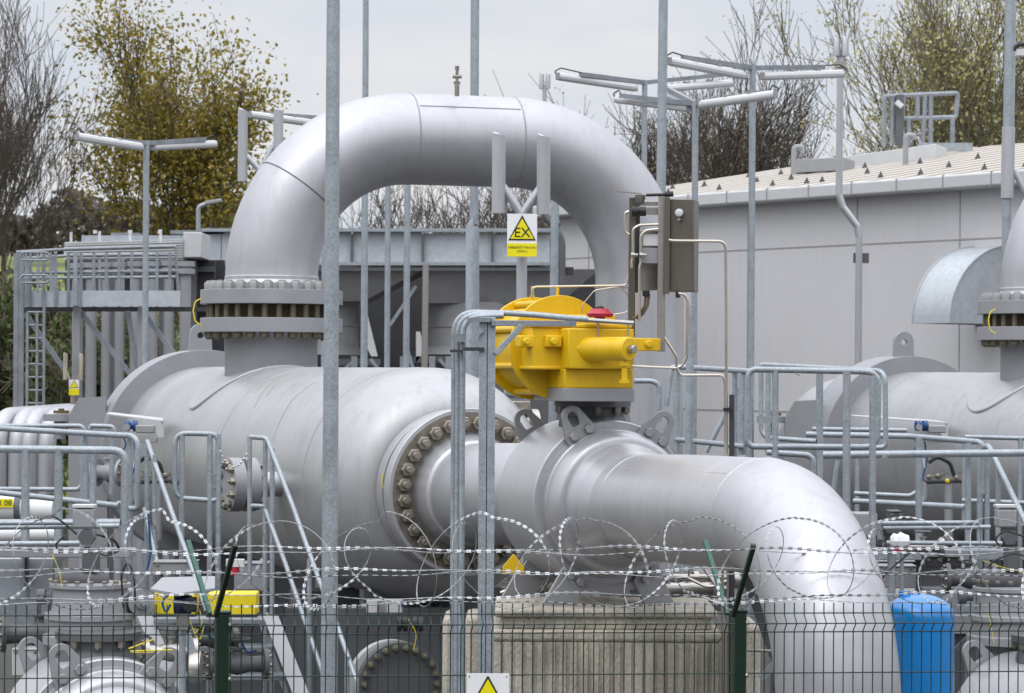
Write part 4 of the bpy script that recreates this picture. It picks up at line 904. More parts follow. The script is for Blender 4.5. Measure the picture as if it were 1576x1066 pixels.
# ------------------------------------------------------------------ mast camera, yellow boxes, gear housings
dt = thing('fence_detector', 'white hooded detector with a dark blue housing on a thin post behind the fence', 'detector', Vector((P(281,572,16.8).x,16.8,0)))
p = [P(231,905,16.7),P(249,888,17.1),P(331,886,17.1),P(331,904,16.7),P(272,913,16.6)]
MB().add(p+[q-UP*.02 for q in p], [(0,1,2,3,4),(9,8,7,6,5)]+[(i,(i+1)%5,(i+1)%5+5,i+5) for i in range(5)], False).build('hood', M['plate'], dt, bevel=.004)
MB().lathe(P(268,930,16.7), Vector((1,0,0)), [(0,0),(0,.055),(.10,.055),(.10,.045),(.13,.045),(.13,0)], 20).build('housing', M['navy'], dt, bevel=.003)
MB().lathe(P(292,930,16.62), Vector((0,-1,0)), [(0,.04),(.03,.04),(.03,0)], 16).build('lens', M['black'], dt)
MB().tube(rnd_path(PP([(262,930),(255,944),(248,925),(262,912)],16.6),.05), .008, 6).build('cable', M['bluec'], dt)
MB().tube([P(281,945,16.75), Vector((P(281,945,16.75).x,16.75,0))], .02, 12).build('post', M['galv'], dt)
MB().box(P(281,955,16.72), (.07,.07,.1)).build('clamp', M['steel'], dt)
MB().tube(rnd_path(PP([(292,955),(300,978),(308,985),(314,962)],16.7),.04), .0035, 6).build('yellow_cable', M['yel2'], dt)
for i, (x0,x1,y0,y1,D) in enumerate(((237,300,911,946,18.4),(318,394,913,947,18.4))):
    b = thing('yellow_box', 'yellow box '+('behind the white hooded detector' if i == 0 else 'between the green fence post and the stair post'), 'box', P((x0+x1)/2,y1,D), 'yellow boxes behind the fence')
    slab(x0,y0,x1,y1,D,D,.25,'box_body',M['yel2'],b,.01)
    slab(x0-1,y1,x1+1,y1+3,D-.01,D-.01,.27,'box_base',M['darker'],b)
lv_ = thing('yellow_lever', 'thin yellow lever rods behind the bottom left lifting lug', 'lever', P(200,1005,17.6))
MB().tube(PP([(198,998),(236,984)],17.6),.0045,8).build('rod', M['yel2'], lv_); MB().tube(PP([(200,1002),(265,1000)],17.6),.0045,8).build('rod', M['yel2'], lv_)
rc = thing('round_cover_bracket', 'small silver round-edged cover near the foot of the stair', 'cover', P(300,1050,17.8))
MB().lathe(P(292,1028,17.8), Vector((1,.0,0)), [(0,0),(0,.09),(.03,.1),(.07,.1),(.075,.09),(.075,0)], 28).build('cover', M['steel'], rc)
MB().bar(P(288,975,17.9), P(300,1025,17.9), .03,.05).build('stay', M['galv'], rc)
# gear operators on the two front valves
def gear(xo, D, label, s=1.0, parentlabel=None):
    t = thing('gear_operator', label, 'gear operator', Vector((P(120+xo,1000,D).x, D, P(120,998,D).z)), 'gear operators on the front valves')
    def q(px, py): return P(xo+px, py, D)
    MB().lathe(q(138,990), UP, [(-.06,.0),(-.06,.20),(.0,.20),(.0,.30),(.06,.30),(.06,.27),(.16,.27),(.16,.29),(.20,.29),(.20,.25),(.26,.24),(.36,.24),(.36,.26),(.39,.26),(.39,.0)], 48).build('housing', M['plate'], t, bevel=.004)
    MB().lathe(q(58,918), Vector((1,0,0)), [(0,0),(0,.05),(.05,.05),(.05,.03),(.1,.03)], 20).build('stop_screw', M['dark'], t)
    MB().lathe(q(215,926), Vector((.35,-.94,0)), [(-.3,.07),(0,.07),(.02,.085),(.05,.085),(.05,.05),(.09,.04),(.09,.02),(.14,.02),(.14,0)], 28).build('input_shaft', M['plate'], t)
    MB().lathe(q(118,892), Vector((1,.2,0)), [(-.14,0),(-.14,.07),(-.08,.075),(.0,.06),(.02,.06),(.06,.075),(.2,.075),(.2,0)], 28).build('motor', M['dark'], t)
    MB().box(q(140,860), (.10,.12,.16)).build('switch_box', M['dark'], t, bevel=.01)
    MB().box(q(130,797), (.135,.14,.125)).build('control_head', M['plate'], t, bevel=.012)
    MB().lathe(q(135,826), Vector((0,-1,0)), [(-.02,0),(-.02,.055),(.08,.055),(.08,0)], 6).build('drive_hub', M['dark'], t)
    MB().box(q(130,778), (.14,.15,.016)).build('cover_rim', M['white'], t)
    MB().tube(rnd_path([q(148,822),q(175,830),q(184,845),q(165,852)],.05), .008, 6).build('cable', M['black'], t)
    for i in range(9):
        a = R(180+20*i); 
        MB().hexa(q(138,895)+Vector((math.cos(a)*.25, math.sin(a)*.25,.0)), UP, .018,.02).build('bolt', M['bolt'], t)
    return t
gear(0, 18.3, 'grey gear operator with a box-shaped control head on the bottom left valve')
gear(1417, 19.6, 'grey gear operator with a box-shaped control head on the bottom right valve')
# grey steel girders and ducts low on both sides
def low(name, x0, x1, y0, y1, D0, D1, dep, m, label, cat, bev=.006, group=None):
    a = P((x0+x1)/2, y1, (D0+D1)/2); t = thing(name, label, cat, Vector((a.x, a.y, max(0, a.z))), group); slab(x0,y0,x1,y1,D0,D1,dep,'panel',M[m],t,bev)
    return t
t = low('steel_girder', -60, 200, 846, 858, 19.6, 19.6, .3, 'plate', 'grey steel girder behind the lowest razor wires on the left', 'girder')
slab(-60,860,82,925,20,20,.2,'web_plate',M['galvs'],t); slab(38,856,41,905,19.9,19.9,.08,'web_stiffener',M['dark'],t); slab(-60,925,75,990,19.8,19.8,.2,'lower_panel',M['galv2'],t)
t = low('steel_girder', 1345, 1640, 846, 862, 21.5, 21.5, .3, 'galv2', 'grey steel girder behind the lowest razor wires on the right', 'girder')
slab(1345,864,1480,905,21.8,21.8,.2,'web_plate',M['plate'],t); slab(1410,862,1416,905,21.7,21.7,.08,'web_stiffener',M['dark'],t); slab(1420,905,1640,945,21.4,21.4,.2,'lower_panel',M['galv2'],t); slab(1460,948,1640,975,21.2,21.2,.2,'lower_beam',M['plate'],t)
slab(1460,975,1640,1000,21.3,21.3,.2,'dark_panel',M['dark'],t)
t = low('instrument_cabinet', 1316, 1350, 790, 825, 20.5, 20.5, .3, 'plate', 'grey instrument enclosure beside the bend of the outlet pipe', 'enclosure'); slab(1350,805,1358,830,20.5,20.5,.25,'side_box',M['galv2'],t)
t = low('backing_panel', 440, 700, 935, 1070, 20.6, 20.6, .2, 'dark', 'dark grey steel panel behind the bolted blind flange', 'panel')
bf = thing('blind_flange', 'round dark bolted blind flange low in the picture beside the thick pole', 'blind flange', P(615,1117,19.4))
fc = P(616,1053,19.4); fa = (AX*.97-SD*.1).normalized()
MB().lathe(fc, fa, [(-.35,.22),(-.12,.23),(-.1,.285),(0,.285),(0,0)], 64).build('disc', M['dark'], bf, bevel=.004)
bolts_ring(fc, fa, .248, 22, .025, .03, M['stud'], bf, .02,.014)
MB().lathe(fc+fa*-.16-UP*.02-SD*.02, fa, [(-.15,.30),(.02,.31),(.02,.25)], 64).build('pale_collar', M['gutter'], bf)
lb = thing('terminal_box', 'beige terminal box with a metal bracket between thick pole and conduits', 'box', P(590,944,18.9)); slab(564,923,619,943,18.9,18.9,.1,'box_body',M['gutter'],lb,.004); slab(580,925,592,942,18.87,18.87,.02,'bracket',M['steel'],lb); slab(617,925,621,934,18.86,18.86,.05,'blue_cap',M['bluec'],lb)
bx = thing('small_valve', 'small dark valve block with yellow-green bolts above the blind flange', 'valve', P(630,975,19.2)); 
for x in (619,643):
    MB().lathe(P(x-8,960,19.1), Vector((1,0,0)), [(0,0),(0,.05),(.03,.05),(.03,.03),(.04,.03),(.04,.05),(.07,.05),(.07,0)], 16).build('flange', M['darker'], bx)
# white labelled pipe at the left edge
wp = thing('labelled_pipe', 'white pipe with a yellow label at the left edge behind the railing', 'pipe', P(20,810,22.5))
MB().tube(PP([(-60,782,22.5),(24,782,22.5)]), .105, 28).build('pipe', M['white'], wp); MB().tube(PP([(24,784,22.5),(82,786,22.5)]), .085, 24).build('narrow_pipe', M['white'], wp)
MB().tube(PP([(24,783,22.5),(32,783,22.5)]), .11, 24).build('clamp_ring', M['dark'], wp)
lb_ = P(4,774,22.38); MB().box(lb_, (.16,.006,.065)).build('label_plate', M['signy'], wp)
text('1.08', .06, lb_+Vector((.02,-.006,.0)), ey, UP, M['black'], wp)
wp2 = tag(MB().tube(PP([(-60,824,21.9),(90,822,21.9)]), .055, 20).build('white_pipe', M['white']), 'thin white pipe below the labelled pipe at the left edge', 'pipe')
# vessel-side instruments (left and right)
def instr(dx, D, label):
    t = thing('instrument_cluster', label, 'instruments', P(215+dx,700,D), 'instrument clusters on the vessel flanks')
    def q(x, y): return P(x+dx, y, D)
    MB().lathe(q(192,655), Vector((1,.2,0)), [(0,0),(0,.045),(.03,.05),(.05,.03),(.07,.03),(.07,.05),(.11,.05),(.11,0)], 20).build('valve_body', M['bluec'], t)
    MB().lathe(q(196,657)+Vector((0,-.05,0)), Vector((0,-1,0)), [(0,.03),(.02,.03),(.02,0)], 20).build('dial', M['plate'], t)
    MB().box(q(224,660), (.16,.16,.07)).build('bracket_box', M['hopper'], t, bevel=.01); MB().box(q(222,676), (.22,.14,.05)).build('bracket_box', M['hopper'], t, bevel=.006)
    for k, (a, b) in enumerate((((188,668),(186,700)),((196,672),(206,720)),((204,668),(200,745)))): MB().tube(rnd_path([q(*a), q(a[0]+6,(a[1]+b[1])/2), q(*b)],.05), .008, 6).build('blue_hose', M['bluec'] if k != 1 else M['white'], t)
    MB().tube(rnd_path([q(205,740),q(260,738),q(275,742)],.05), .03, 12).build('manifold', M['dark'], t)
    random.seed(int(dx)+3)
    for k in range(9):
        c = q(212+k*7, 736+random.uniform(-5,5)); MB().lathe(c, UP if k % 2 else Vector((0,-1,0)), [(-.03,0),(-.03,.022),(.03,.022),(.035,.012),(.07,.012),(.07,0)], 8).build('needle_valve', M['bolt'] if k != 4 else M['yel2'], t)
    MB().tube(rnd_path([q(212,712),q(225,702),q(245,712),q(252,735)],.08), .018, 10).build('bent_tube', M['black'], t)
    MB().tube(rnd_path([q(205,742),q(206,768),q(196,775),q(180,776)],.1), .03, 12).build('elbow_tube', M['plate'], t)
    MB().tube([q(243,745), q(243,830)], .04, 12).build('stand', M['plate'], t)
    return t
instr(0, 24.9, 'instrument cluster with blue valve and hoses on the left vessel flank')
instr(1217, 26.4, 'instrument cluster with blue valve and hoses on the right vessel flank')
# blue tank
bt = thing('blue_tank', 'glossy blue upright tank with a domed top behind the right part of the fence', 'tank', Vector((P(1415,1066,15.4).x, 15.4, 0)))
c = P(1417,572,15.4); rT = 54/F*15.4; zt = P(1417,948,15.4).z
pf = [(0,0),(0,rT)]+[(zt, rT)]+[(zt+.12*math.sin(R(90)*k/12), rT*math.cos(R(90)*k/12)**.9) for k in range(1,12)]+[(zt+.12,0)]
MB().lathe((c.x,15.4,0), UP, pf, 72).build('shell', M['blue'], bt, angle=50)
MB().box((c.x-.08,15.4,zt+.11), (.06,.04,.05)).build('lug', M['blue'], bt); MB().box((c.x-.02,15.4,zt+.11), (.04,.05,.03)).build('cap', M['blue'], bt)
# extra dark mass under / behind the valve
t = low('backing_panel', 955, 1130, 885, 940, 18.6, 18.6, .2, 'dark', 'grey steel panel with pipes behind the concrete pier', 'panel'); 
for y, x0, x1 in ((888,1030,1130),(905,1020,1120),(925,1050,1110)): MB().tube(PP([(x0,y),(x1,y)],18.2), .02, 10).build('pipe', M['steel'], t)
cbl = thing('cable_ladder', 'dark slanted cable ladder running down beside the outlet pipe', 'cable ladder', P(1185,1066,15.4))
for o_ in (0, 9): MB().bar(P(1143+o_,880,15.6), P(1188+o_,1010,15.6), .02,.03).build('side_rail', M['dark'], cbl)
MB().bar(P(1193,1000,15.6), Vector((P(1193,1000,15.6).x,15.6,0)), .03,.05,Vector((1,0,0))).build('upright', M['dark'], cbl)
MB().bar(P(1171,1045,15.4), P(1193,1020,15.4), .02,.04).build('brace', M['plate'], cbl); MB().tube(PP([(1150,1001),(1190,1002)],15.4), .008,8).build('tube', M['steel'], cbl)
# flange cluster behind valve (between vessel and actuator)
fcq = thing('bypass_valve', 'small bypass valve with hand lever behind the lifting lug, left of the actuator pedestal', 'valve', P(800,640,21))
MB().lathe(P(800,650,21), Vector((1,.3,0)), [(-.12,0),(-.12,.1),(-.08,.1),(-.08,.06),(.05,.07),(.08,.06),(.08,.1),(.13,.1),(.13,0)], 28).build('body', M['steel'], fcq)
MB().tube(PP([(775,603),(800,605),(812,614)],21), .03, 12).build('pipe', M['galv'], fcq); MB().tube(PP([(775,617),(815,618)],21), .03, 12).build('pipe', M['dark'], fcq)
MB().box(P(795,627,21), (.2,.15,.1)).build('block', M['bolt'], fcq, bevel=.01)
bolts_ring(P(800,672,20.8), AX, .08, 6, .02,.03, M['bolt'], fcq)
# ------------------------------------------------------------------ dense small pipework low on both sides
def flv(px, py, D, L, r, label, m='plate', ax=None, group='small flanged valves', wheel=False):
    t = thing('flanged_valve', label, 'valve', P(px, py+r/D*F, D), group); ax = Vector(ax or (1,.25,0)).normalized(); c = P(px,py,D)
    MB().lathe(c-ax*L/2, ax, [(0,0),(0,r),(.03,r),(.03,r*.55),(L*.3,r*.5),(L*.5,r*.72),(L*.7,r*.5),(L-.03,r*.55),(L-.03,r),(L,r),(L,0)], 28).build('body', M[m], t, angle=35)
    bolts_ring(c-ax*L/2, -ax, r*.78, 8, r*.14, r*.16, M['bolt'], t); bolts_ring(c+ax*L/2, ax, r*.78, 8, r*.14, r*.16, M['bolt'], t)
    MB().lathe(c, UP, [(r*.4,r*.3),(r*.95,r*.26),(r*.95,r*.42),(r*1.1,r*.42),(r*1.1,r*.1),(r*1.7,r*.1),(r*1.7,0)], 16).build('bonnet', M[m], t)
    if wheel: MB().tube([c+UP*r*1.65+Vector((math.cos(a)*r*.8, math.sin(a)*r*.8, 0)) for a in [R(20*i) for i in range(18)]], .009, 6, closed=True).build('hand_wheel', M['dark'], t)
    return t
flv(168,727,26.5,.3,.13,'small flanged valve on the dark plate left of the vessel, behind the railing', ax=(1,-.4,0))
flv(60,975,18.9,.5,.12,'flanged valve left of the bottom left ball valve','dark')
flv(262,1003,18.2,.34,.09,'small flanged valve under the left yellow box','steel', wheel=True)
flv(330,985,18.8,.3,.08,'small flanged valve behind the left green fence post','dark')
flv(365,1022,18.6,.4,.10,'flanged valve between the stair treads and the left green post','dark', wheel=True)
flv(1395,990,19.6,.3,.1,'small flanged valve hidden behind the blue tank','steel')
flv(1493,890,20.6,.36,.11,'dark flanged valve right of the blue tank top','dark', ax=(1,0,0))
flv(1420,842,20.9,.30,.07,'small steel valve above the blue tank','steel', ax=(1,.1,0), wheel=True)
flv(1060,905,18.0,.34,.07,'small steel valve right of the valve foot behind the concrete pier','steel')
flv(1100,892,18.4,.30,.06,'smaller steel valve left of the cable ladder','steel', wheel=True)
flv(812,905,18.6,.3,.07,'small steel valve left of the ball valve feet','steel', wheel=True)
def hoses(name, label, m, D, lines, r=.007, cat='cable'):
    b = thing(name, label, cat, P(lines[0][0][0], lines[0][0][1], D), 'loose cables and hoses')
    for l in lines: MB().tube(rnd_path(PP(l, D), .12, 8), r, 6).build('cable', M[m], b)
hoses('cable_bundle','black cables looping from the left control head down to the gear operator','black',18.0,[[(148,822),(175,828),(186,846),(165,856),(150,850)],[(60,800),(80,792),(100,806),(118,822)],[(98,826),(84,838),(92,850)],[(190,935),(186,885),(196,862),(206,885),(208,925)]])
hoses('cable_bundle','blue hoses under the yellow boxes near the left green fence post','bluec',18.6,[[(228,790),(232,850),(226,880)],[(310,960),(326,985),(345,992)],[(370,985),(380,1005),(395,1000)]],.008)
hoses('cable_bundle','thin yellow-green earthing wires on the left around the gear operator','yel2',17.6,[[(80,852),(92,880),(95,905)],[(202,1004),(235,1004)],[(305,930),(312,960),(300,975)],[(628,952),(642,975),(636,1000)]],.0024)
hoses('cable_bundle','black cables around the right control head','black',19.3,[[(1565,822),(1545,815),(1530,830),(1540,842)],[(1590,860),(1560,850),(1530,862),(1515,878)],[(1345,905),(1365,880),(1400,850)]])
hoses('cable_bundle','thin yellow earthing wires right of the blue tank','yel2',19.3,[[(1512,862),(1540,872),(1580,882)],[(1520,940),(1530,990)]],.0024)
hoses('cable_bundle','pale flexible hoses behind the pier and the outlet pipe','steel',17.9,[[(1010,900),(1050,885),(1090,905),(1128,890)],[(1030,925),(1070,915),(1110,930)],[(1080,870),(1100,900),(1118,940)]],.011)
hoses('cable_bundle','coiled grey hoses beside the small valve on the left of the pier','steel',17.9,[[(770,912),(800,900),(830,915)],[(775,925),(805,918),(828,930)],[(835,905),(850,890),(862,910),(850,925)]],.01)
for (x0,x1,y0,y1,D_,m_,lab) in ((232,300,866,884,19.9,'hopper','grey box above the white hooded detector'),(360,412,868,908,20.4,'plate','square grey plate between the stair posts'),(300,352,955,1000,19.8,'darker','black box below the stair platform'),(1425,1448,858,873,20.9,'darker','small black box standing in for a shaded gap above the blue tank'),(1456,1480,858,873,20.9,'darker','black box standing in for a shaded gap, right of its smaller twin'),(1352,1410,872,905,21.2,'plate','grey plate left of the blue tank lid'),(1370,1388,788,822,22.4,'dark','dark grey cabinet standing behind the right railing pipes'),(18,60,1000,1040,19.6,'gutter','pale concrete-coloured box behind the left ball valve lug')):  # the two black boxes above the tank stand in for shaded gaps
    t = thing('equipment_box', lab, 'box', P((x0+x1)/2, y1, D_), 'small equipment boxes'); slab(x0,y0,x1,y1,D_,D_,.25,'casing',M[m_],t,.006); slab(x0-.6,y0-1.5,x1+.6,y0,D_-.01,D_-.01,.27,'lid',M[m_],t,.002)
    for k in (.15,.85): MB().hexa(P(x0+(x1-x0)*k,y0+3,D_), (0,-1,0), .012, .01).build('screw', M['bolt'], t)
wrap = thing('wrapped_fitting', 'pipe fitting wrapped in white plastic above the blue tank', 'pipe fitting', P(1378,838,20.3)); random.seed(8)
MB().lathe(P(1370,832,20.3), Vector((1,0,0)), [(0,.0),(0,.03),(.02,.055),(.05,.048),(.07,.066),(.10,.05),(.13,.04),(.14,0)], 9).build('wrapping', M['signw'], wrap, angle=5); MB().box(P(1381,846,20.3),(.07,.05,.014)).build('red_tape', M['red'], wrap)
rx = thing('fire_extinguisher_box', 'small red and white fitting behind the left green fence post', 'fitting', P(358,884,19.2)); MB().lathe(P(358,884,19.2), UP, [(0,0),(0,.045),(.05,.045),(.05,.03),(.1,.03),(.1,0)], 14).build('red_cap', M['red'], rx); MB().box(P(362,866,19.2),(.12,.08,.05)).build('white_collar', M['white'], rx)
for k,(x0,y0,x1,y1,D_,lab) in enumerate(((212,960,238,1066,18.9,'first slanted grey stay right of the bottom left ball valve'),(395,940,440,1066,20.1,'slanted grey stay behind the stair treads'),(330,1010,372,955,20.3,'dark slanted stay rising toward the stair'),(1470,1000,1510,960,20.8,'short dark stay left of the right ball valve lug'))):
    t = thing('stay', lab, 'stay', P((x0+x1)/2, max(y0,y1), D_), 'slanted stays'); MB().bar(P(x0,y0,D_), P(x1,y1,D_), .05,.03).build('bar', M['plate' if k < 2 else 'dark'], t)
# ------------------------------------------------------------------ trees
def tree_mesh(seed, hgt, spread, trunk_h, r0, levels, leaf=None, nleaf=0, leafsize=.1, nsub=(7,6,6,5), upb=.55, twig=.012, trunks=1, lean=0.0, leaf_h=(0.2,1.0), lsp=1.5):
    rnd = random.Random(seed); tr = MB(); cr = MB(); lv = MB(); tips = []
    def seg(mb, p, d, L, r, lvl, sides):
        n = 3 if lvl < 3 else 2; pts = [p]; rs = [r]; q = Vector(p); dd = Vector(d)
        wob = .10+.035*lvl
        for i in range(n):
            dd = (dd + Vector((rnd.uniform(-wob,wob), rnd.uniform(-wob,wob), rnd.uniform(-wob,wob)*.5+.06*upb))).normalized()
            q = q+dd*L/n; pts.append(Vector(q)); rs.append(max(twig*.7, r*(1-.62*(i+1)/n)))
        mb.tube(pts, rs, sides, caps=False); return pts, rs, dd
    def grow(p, d, L, r, lvl):
        mb = tr if lvl <= 2 else cr
        pts, rs, dd = seg(mb, p, d, L, r, lvl, (8,6,4,3,3,3)[lvl])
        if lvl >= levels: tips.append(pts[-1]); tips.append((pts[0]+pts[-1])/2); return
        ns = nsub[lvl]
        for k in range(ns):
            t = (.35 if lvl else .55) + (.65 if lvl else .45)*(k+rnd.random()*.8)/ns; t = min(t, .999)
            i = min(int(t*(len(pts)-1)), len(pts)-2); f = t*(len(pts)-1)-i; b = pts[i]*(1-f)+pts[i+1]*f
            az = rnd.uniform(0, 6.283)+k*2.4; tilt = rnd.uniform(.25,.75)*spread*(1.0 if lvl else 1.1)
            up = dd*math.cos(tilt); side = dd.cross(Vector((math.cos(az), math.sin(az), .1)))
            if side.length < .05: side = Vector((1,0,0))
            nd = (up + side.normalized()*math.sin(tilt) + UP*upb*.35).normalized()
            grow(b, nd, L*rnd.uniform(.45,.72)*(1.0 if lvl else 1.25), max(twig, rs[min(i+1,len(rs)-1)]*rnd.uniform(.45,.7)), lvl+1)
    for k in range(trunks):
        a = k*2.1; off = Vector((math.cos(a), math.sin(a), 0))*(.35 if trunks > 1 else 0)
        d = Vector((lean+off.x*.4, off.y*.4, 1)).normalized(); grow(off*r0*2, d, hgt*.42, r0, 0)
    if leaf:
        zmax = max(t.z for t in tips); zmin = min(t.z for t in tips)
        good = [t for t in tips if leaf_h[0] <= (t.z-zmin)/(zmax-zmin) <= leaf_h[1]]
        rnd.shuffle(good); good = good[:max(150, int(nleaf/(45 if lsp > 2 else 9)))]
        for i in range(nleaf):
            c = good[int(len(good)*(i/nleaf)**1.0)] + Vector((rnd.gauss(0,1), rnd.gauss(0,1), rnd.gauss(0,1)))*leafsize*lsp
            s = leafsize*rnd.uniform(.5,1.2); a = Vector((rnd.gauss(0,1), rnd.gauss(0,1), rnd.gauss(0,1))).normalized(); b = a.cross(Vector((rnd.gauss(0,1), rnd.gauss(0,1), rnd.gauss(0,1)))).normalized()
            lv.add([c-a*s*.5, c+b*s*.32, c+a*s*.5, c-b*s*.32], [(0,1,2,3)], False)
    zt = max(v[2] for v in cr.v); k = hgt/zt
    for mb in (tr, cr, lv): mb.v = [(x*k, y*k, z*k) for x, y, z in mb.v]
    return tr, cr, lv
def tree(name, label, loc, mbs, bark, leaf, group, sc=1, rz=0):
    t = thing(name, label, 'tree', (0,0,0), group); tr, cr, lv = mbs
    tr.build('trunk', M[bark], t, angle=60)
    c = cr.build('crown', M[bark], t, angle=60)
    if lv.f: l = lv.build('leaves', M[leaf], c)
    t.location = loc; t.scale = (sc,sc,sc); t.rotation_euler.z = rz; return t
def at(px, D): p = P(px, 572, D); return Vector((p.x, D, hillz(0, D)-.1))
GT = 'trees behind the plant'
bareA = tree_mesh(3, 12, .8, 3, .22, 4, nsub=(8,7,6,5), upb=.7, twig=.010)
tA = tree('bare_tree', 'tall bare tree with fine upswept twigs at the left edge of the picture', at(22,78), bareA, 'bark', None, GT, 1.13, .4)
tB = dup(tA, at(-45,84), 'bare tree mostly outside the left edge, its twigs crossing the upper left corner', rz=2.1, sc=1.2)
leafy = tree_mesh(12, 12, .88, 3, .17, 4, leaf='o', nleaf=23000, leafsize=.14, lsp=3.0, nsub=(8,6,5,4), upb=.9, twig=.013, leaf_h=(.05,1))
tC = tree('olive_leaf_tree', 'broad tree with olive gold leaves behind the left lamp post', at(262,88), leafy, 'bark', 'leafo', GT, 1.15, 2.0)
small = tree_mesh(31, 7, 1.0, 1, .10, 4, leaf='o', nleaf=6000, leafsize=.11, nsub=(7,5,5,4), upb=.6, twig=.012, trunks=2)
tD = tree('olive_leaf_tree', 'lower thin tree with golden leaves touching the left shoulder of the pipe loop', at(385,84), small, 'bark', 'leafo', GT, 1.1, 1.0)
dup(tD, at(150,80), 'lower golden bush under the left edge of the olive tree', rz=2.5, sc=.8); dup(tD, at(530,96), 'small golden-leaved tree seen just inside the left end of the arch', rz=3.5, sc=.85)
bareC = tree_mesh(47, 11, 1.1, 3, .17, 4, leaf='b', nleaf=4000, leafsize=.08, nsub=(7,5,5,5), upb=.75, twig=.012, trunks=3)
tE = tree('budding_tree', 'round bare tree with pale buds behind the lamp posts right of the loop', at(1105,90), bareC, 'bark', 'bud', GT, 1.34, .0)
dup(tE, at(1042,96), 'bare budding tree just right of the galvanised pole at the loop shoulder', rz=1.9, sc=1.3)
dup(tE, at(930,100), 'bare tree top peeking over the right shoulder of the pipe loop', rz=4.0, sc=.85); dup(tE, at(1195,92), 'low bare tree right of the highest lamp post', rz=5.0, sc=.85)
bareS = tree_mesh(58, 11, 1.15, 3, .15, 4, nsub=(7,5,5,4), upb=.5, twig=.014, trunks=2)
tS = tree('bare_tree', 'slim bare tree farthest right under the arch, before the hall', at(850,98), bareS, 'bark', None, GT, .85, .7)
for i, (x, D, s) in enumerate(((575,88,.62),(650,92,.66),(700,84,.60),(760,90,.66),(820,86,.66))):
    dup(tS, at(x, D), 'bare tangled tree under the arch, %s from the left' % ('first','second','third','fourth','fifth')[i], rz=i*1.3, sc=s*1.3)
fresh = tree_mesh(71, 13, 1.05, 3, .18, 4, leaf='g', nleaf=7000, leafsize=.12, nsub=(8,5,5,4), upb=.85, twig=.012, trunks=2)
tF = tree('spring_tree', 'tall tree with pale green spring leaves left of the mast at the right edge', at(1500,80), fresh, 'bark2', 'leafg', GT, 1.22, .0)
dup(tF, at(1600,84), 'tall spring tree crossing the right edge of the picture', rz=2.2, sc=1.25); dup(tF, at(1400,84), 'smaller spring tree rising behind the roof railing', rz=4.1, sc=.80); dup(tF, at(1470,96), 'low spring tree between the roof railing and the tall one', rz=1.1, sc=.85)
# shrubs left
shr = tree_mesh(90, 3.4, 1.2, .5, .05, 4, leaf='d', nleaf=7000, leafsize=.12, nsub=(7,6,5,4), upb=.3, twig=.01, trunks=4, leaf_h=(0,1))
t0 = tree('green_shrub', 'dense green shrub left of the caged ladder', Vector((P(5,572,52).x,52,0)), shr, 'bark2', 'leafd', 'green shrubs behind the walkway', 1.45, 0); t0['category'] = 'shrub'
for i, (x, D, s) in enumerate(((62,54,.95),(118,50,.9),(-60,52,1.1),(180,56,1.0))):
    dup(t0, Vector((P(x,572,D).x,D,0)), ('dense green shrub behind the caged ladder','green shrub behind the small yellow sign','green shrub beyond the left edge','green shrub behind the riser pipes')[i], rz=i*1.7, sc=s*1.4)
rnd = random.Random(5); wd2 = MB()
for i in range(26000):
    x = rnd.uniform(-62, 10); top = 4.6+1.3*math.sin(x*.21)+.8*math.sin(x*.53)+.5*math.sin(x*1.3) - (max(0, x+32)*.13)
    if top < .3: continue
    z = top*rnd.random()**.6; y = 205+rnd.uniform(0, 14); s = rnd.uniform(.25,.75)
    a = Vector((rnd.gauss(0,1), rnd.gauss(0,1), rnd.gauss(0,1))).normalized(); b = a.cross(Vector((rnd.gauss(0,1), rnd.gauss(0,1), rnd.gauss(0,1)))).normalized(); c = Vector((x, y, hillz(x, y)+z))
    wd2.add([c-a*s*.5, c+b*s*.4, c+a*s*.5, c-b*s*.4], [(0,1,2,3)], False)
o = wd2.build('distant_wood', M['leafb']); o['kind'] = 'stuff'; o['label'] = 'dark brown distant wood on the hill at the left'; o['category'] = 'wood'
# tufts of grass along the hillside foot
rnd = random.Random(6); gr = MB()
for i in range(14000):
    x = rnd.uniform(-16, 16); y = rnd.uniform(55, 100); z = hillz(x, y) if y > 62 else 0; h = rnd.uniform(.15,.5); a = rnd.uniform(0,3.14); d = Vector((math.cos(a), math.sin(a), 0))*.06
    p = Vector((x,y,z-.02)); gr.add([p-d, p+d, p+Vector((rnd.uniform(-.1,.1), rnd.uniform(-.1,.1), h))], [(0,1,2)], False)
o = gr.build('meadow_grass', M['leafd']); o['kind'] = 'stuff'; o['label'] = 'rough green grass at the foot of the hill'; o['category'] = 'grass'

# ------------------------------------------------------------------ fence with razor wire
FA = P(-60, 950, 12.95); FB = P(1640, 940, 13.9)
FA = P(-60, 946, 12.95); FB = P(1640, 940.5, 13.88)
fd = Vector((FB.x-FA.x, FB.y-FA.y, 0)); FL = fd.length; fd.normalize(); fn = Vector((fd.y,-fd.x,0))
def fz(s): return FA.z+(FB.z-FA.z)*s/FL
def fp(s, dz, off=0): return Vector((FA.x,FA.y,0))+fd*s+fn*off+UP*(fz(s)+dz)
def s_at(px):
    k = (px-788+ (946-533)*SR)/F; return (k*FA.y-FA.x)/(fd.x-k*fd.y)
pxm = 1/330.0
def prof_z():   # V beads: (dz, outward offset)
    return [(.045,0),(0,0),(-.012,.0),(-.05,.045),(-.088,0),(-.10,0)]
posts_s = [s_at(341), s_at(1137)]
bounds = [0, posts_s[0], posts_s[1], FL]
names = ['green mesh fence panel left of the first green post','green mesh fence panel between the two green posts','green mesh fence panel right of the second green post']
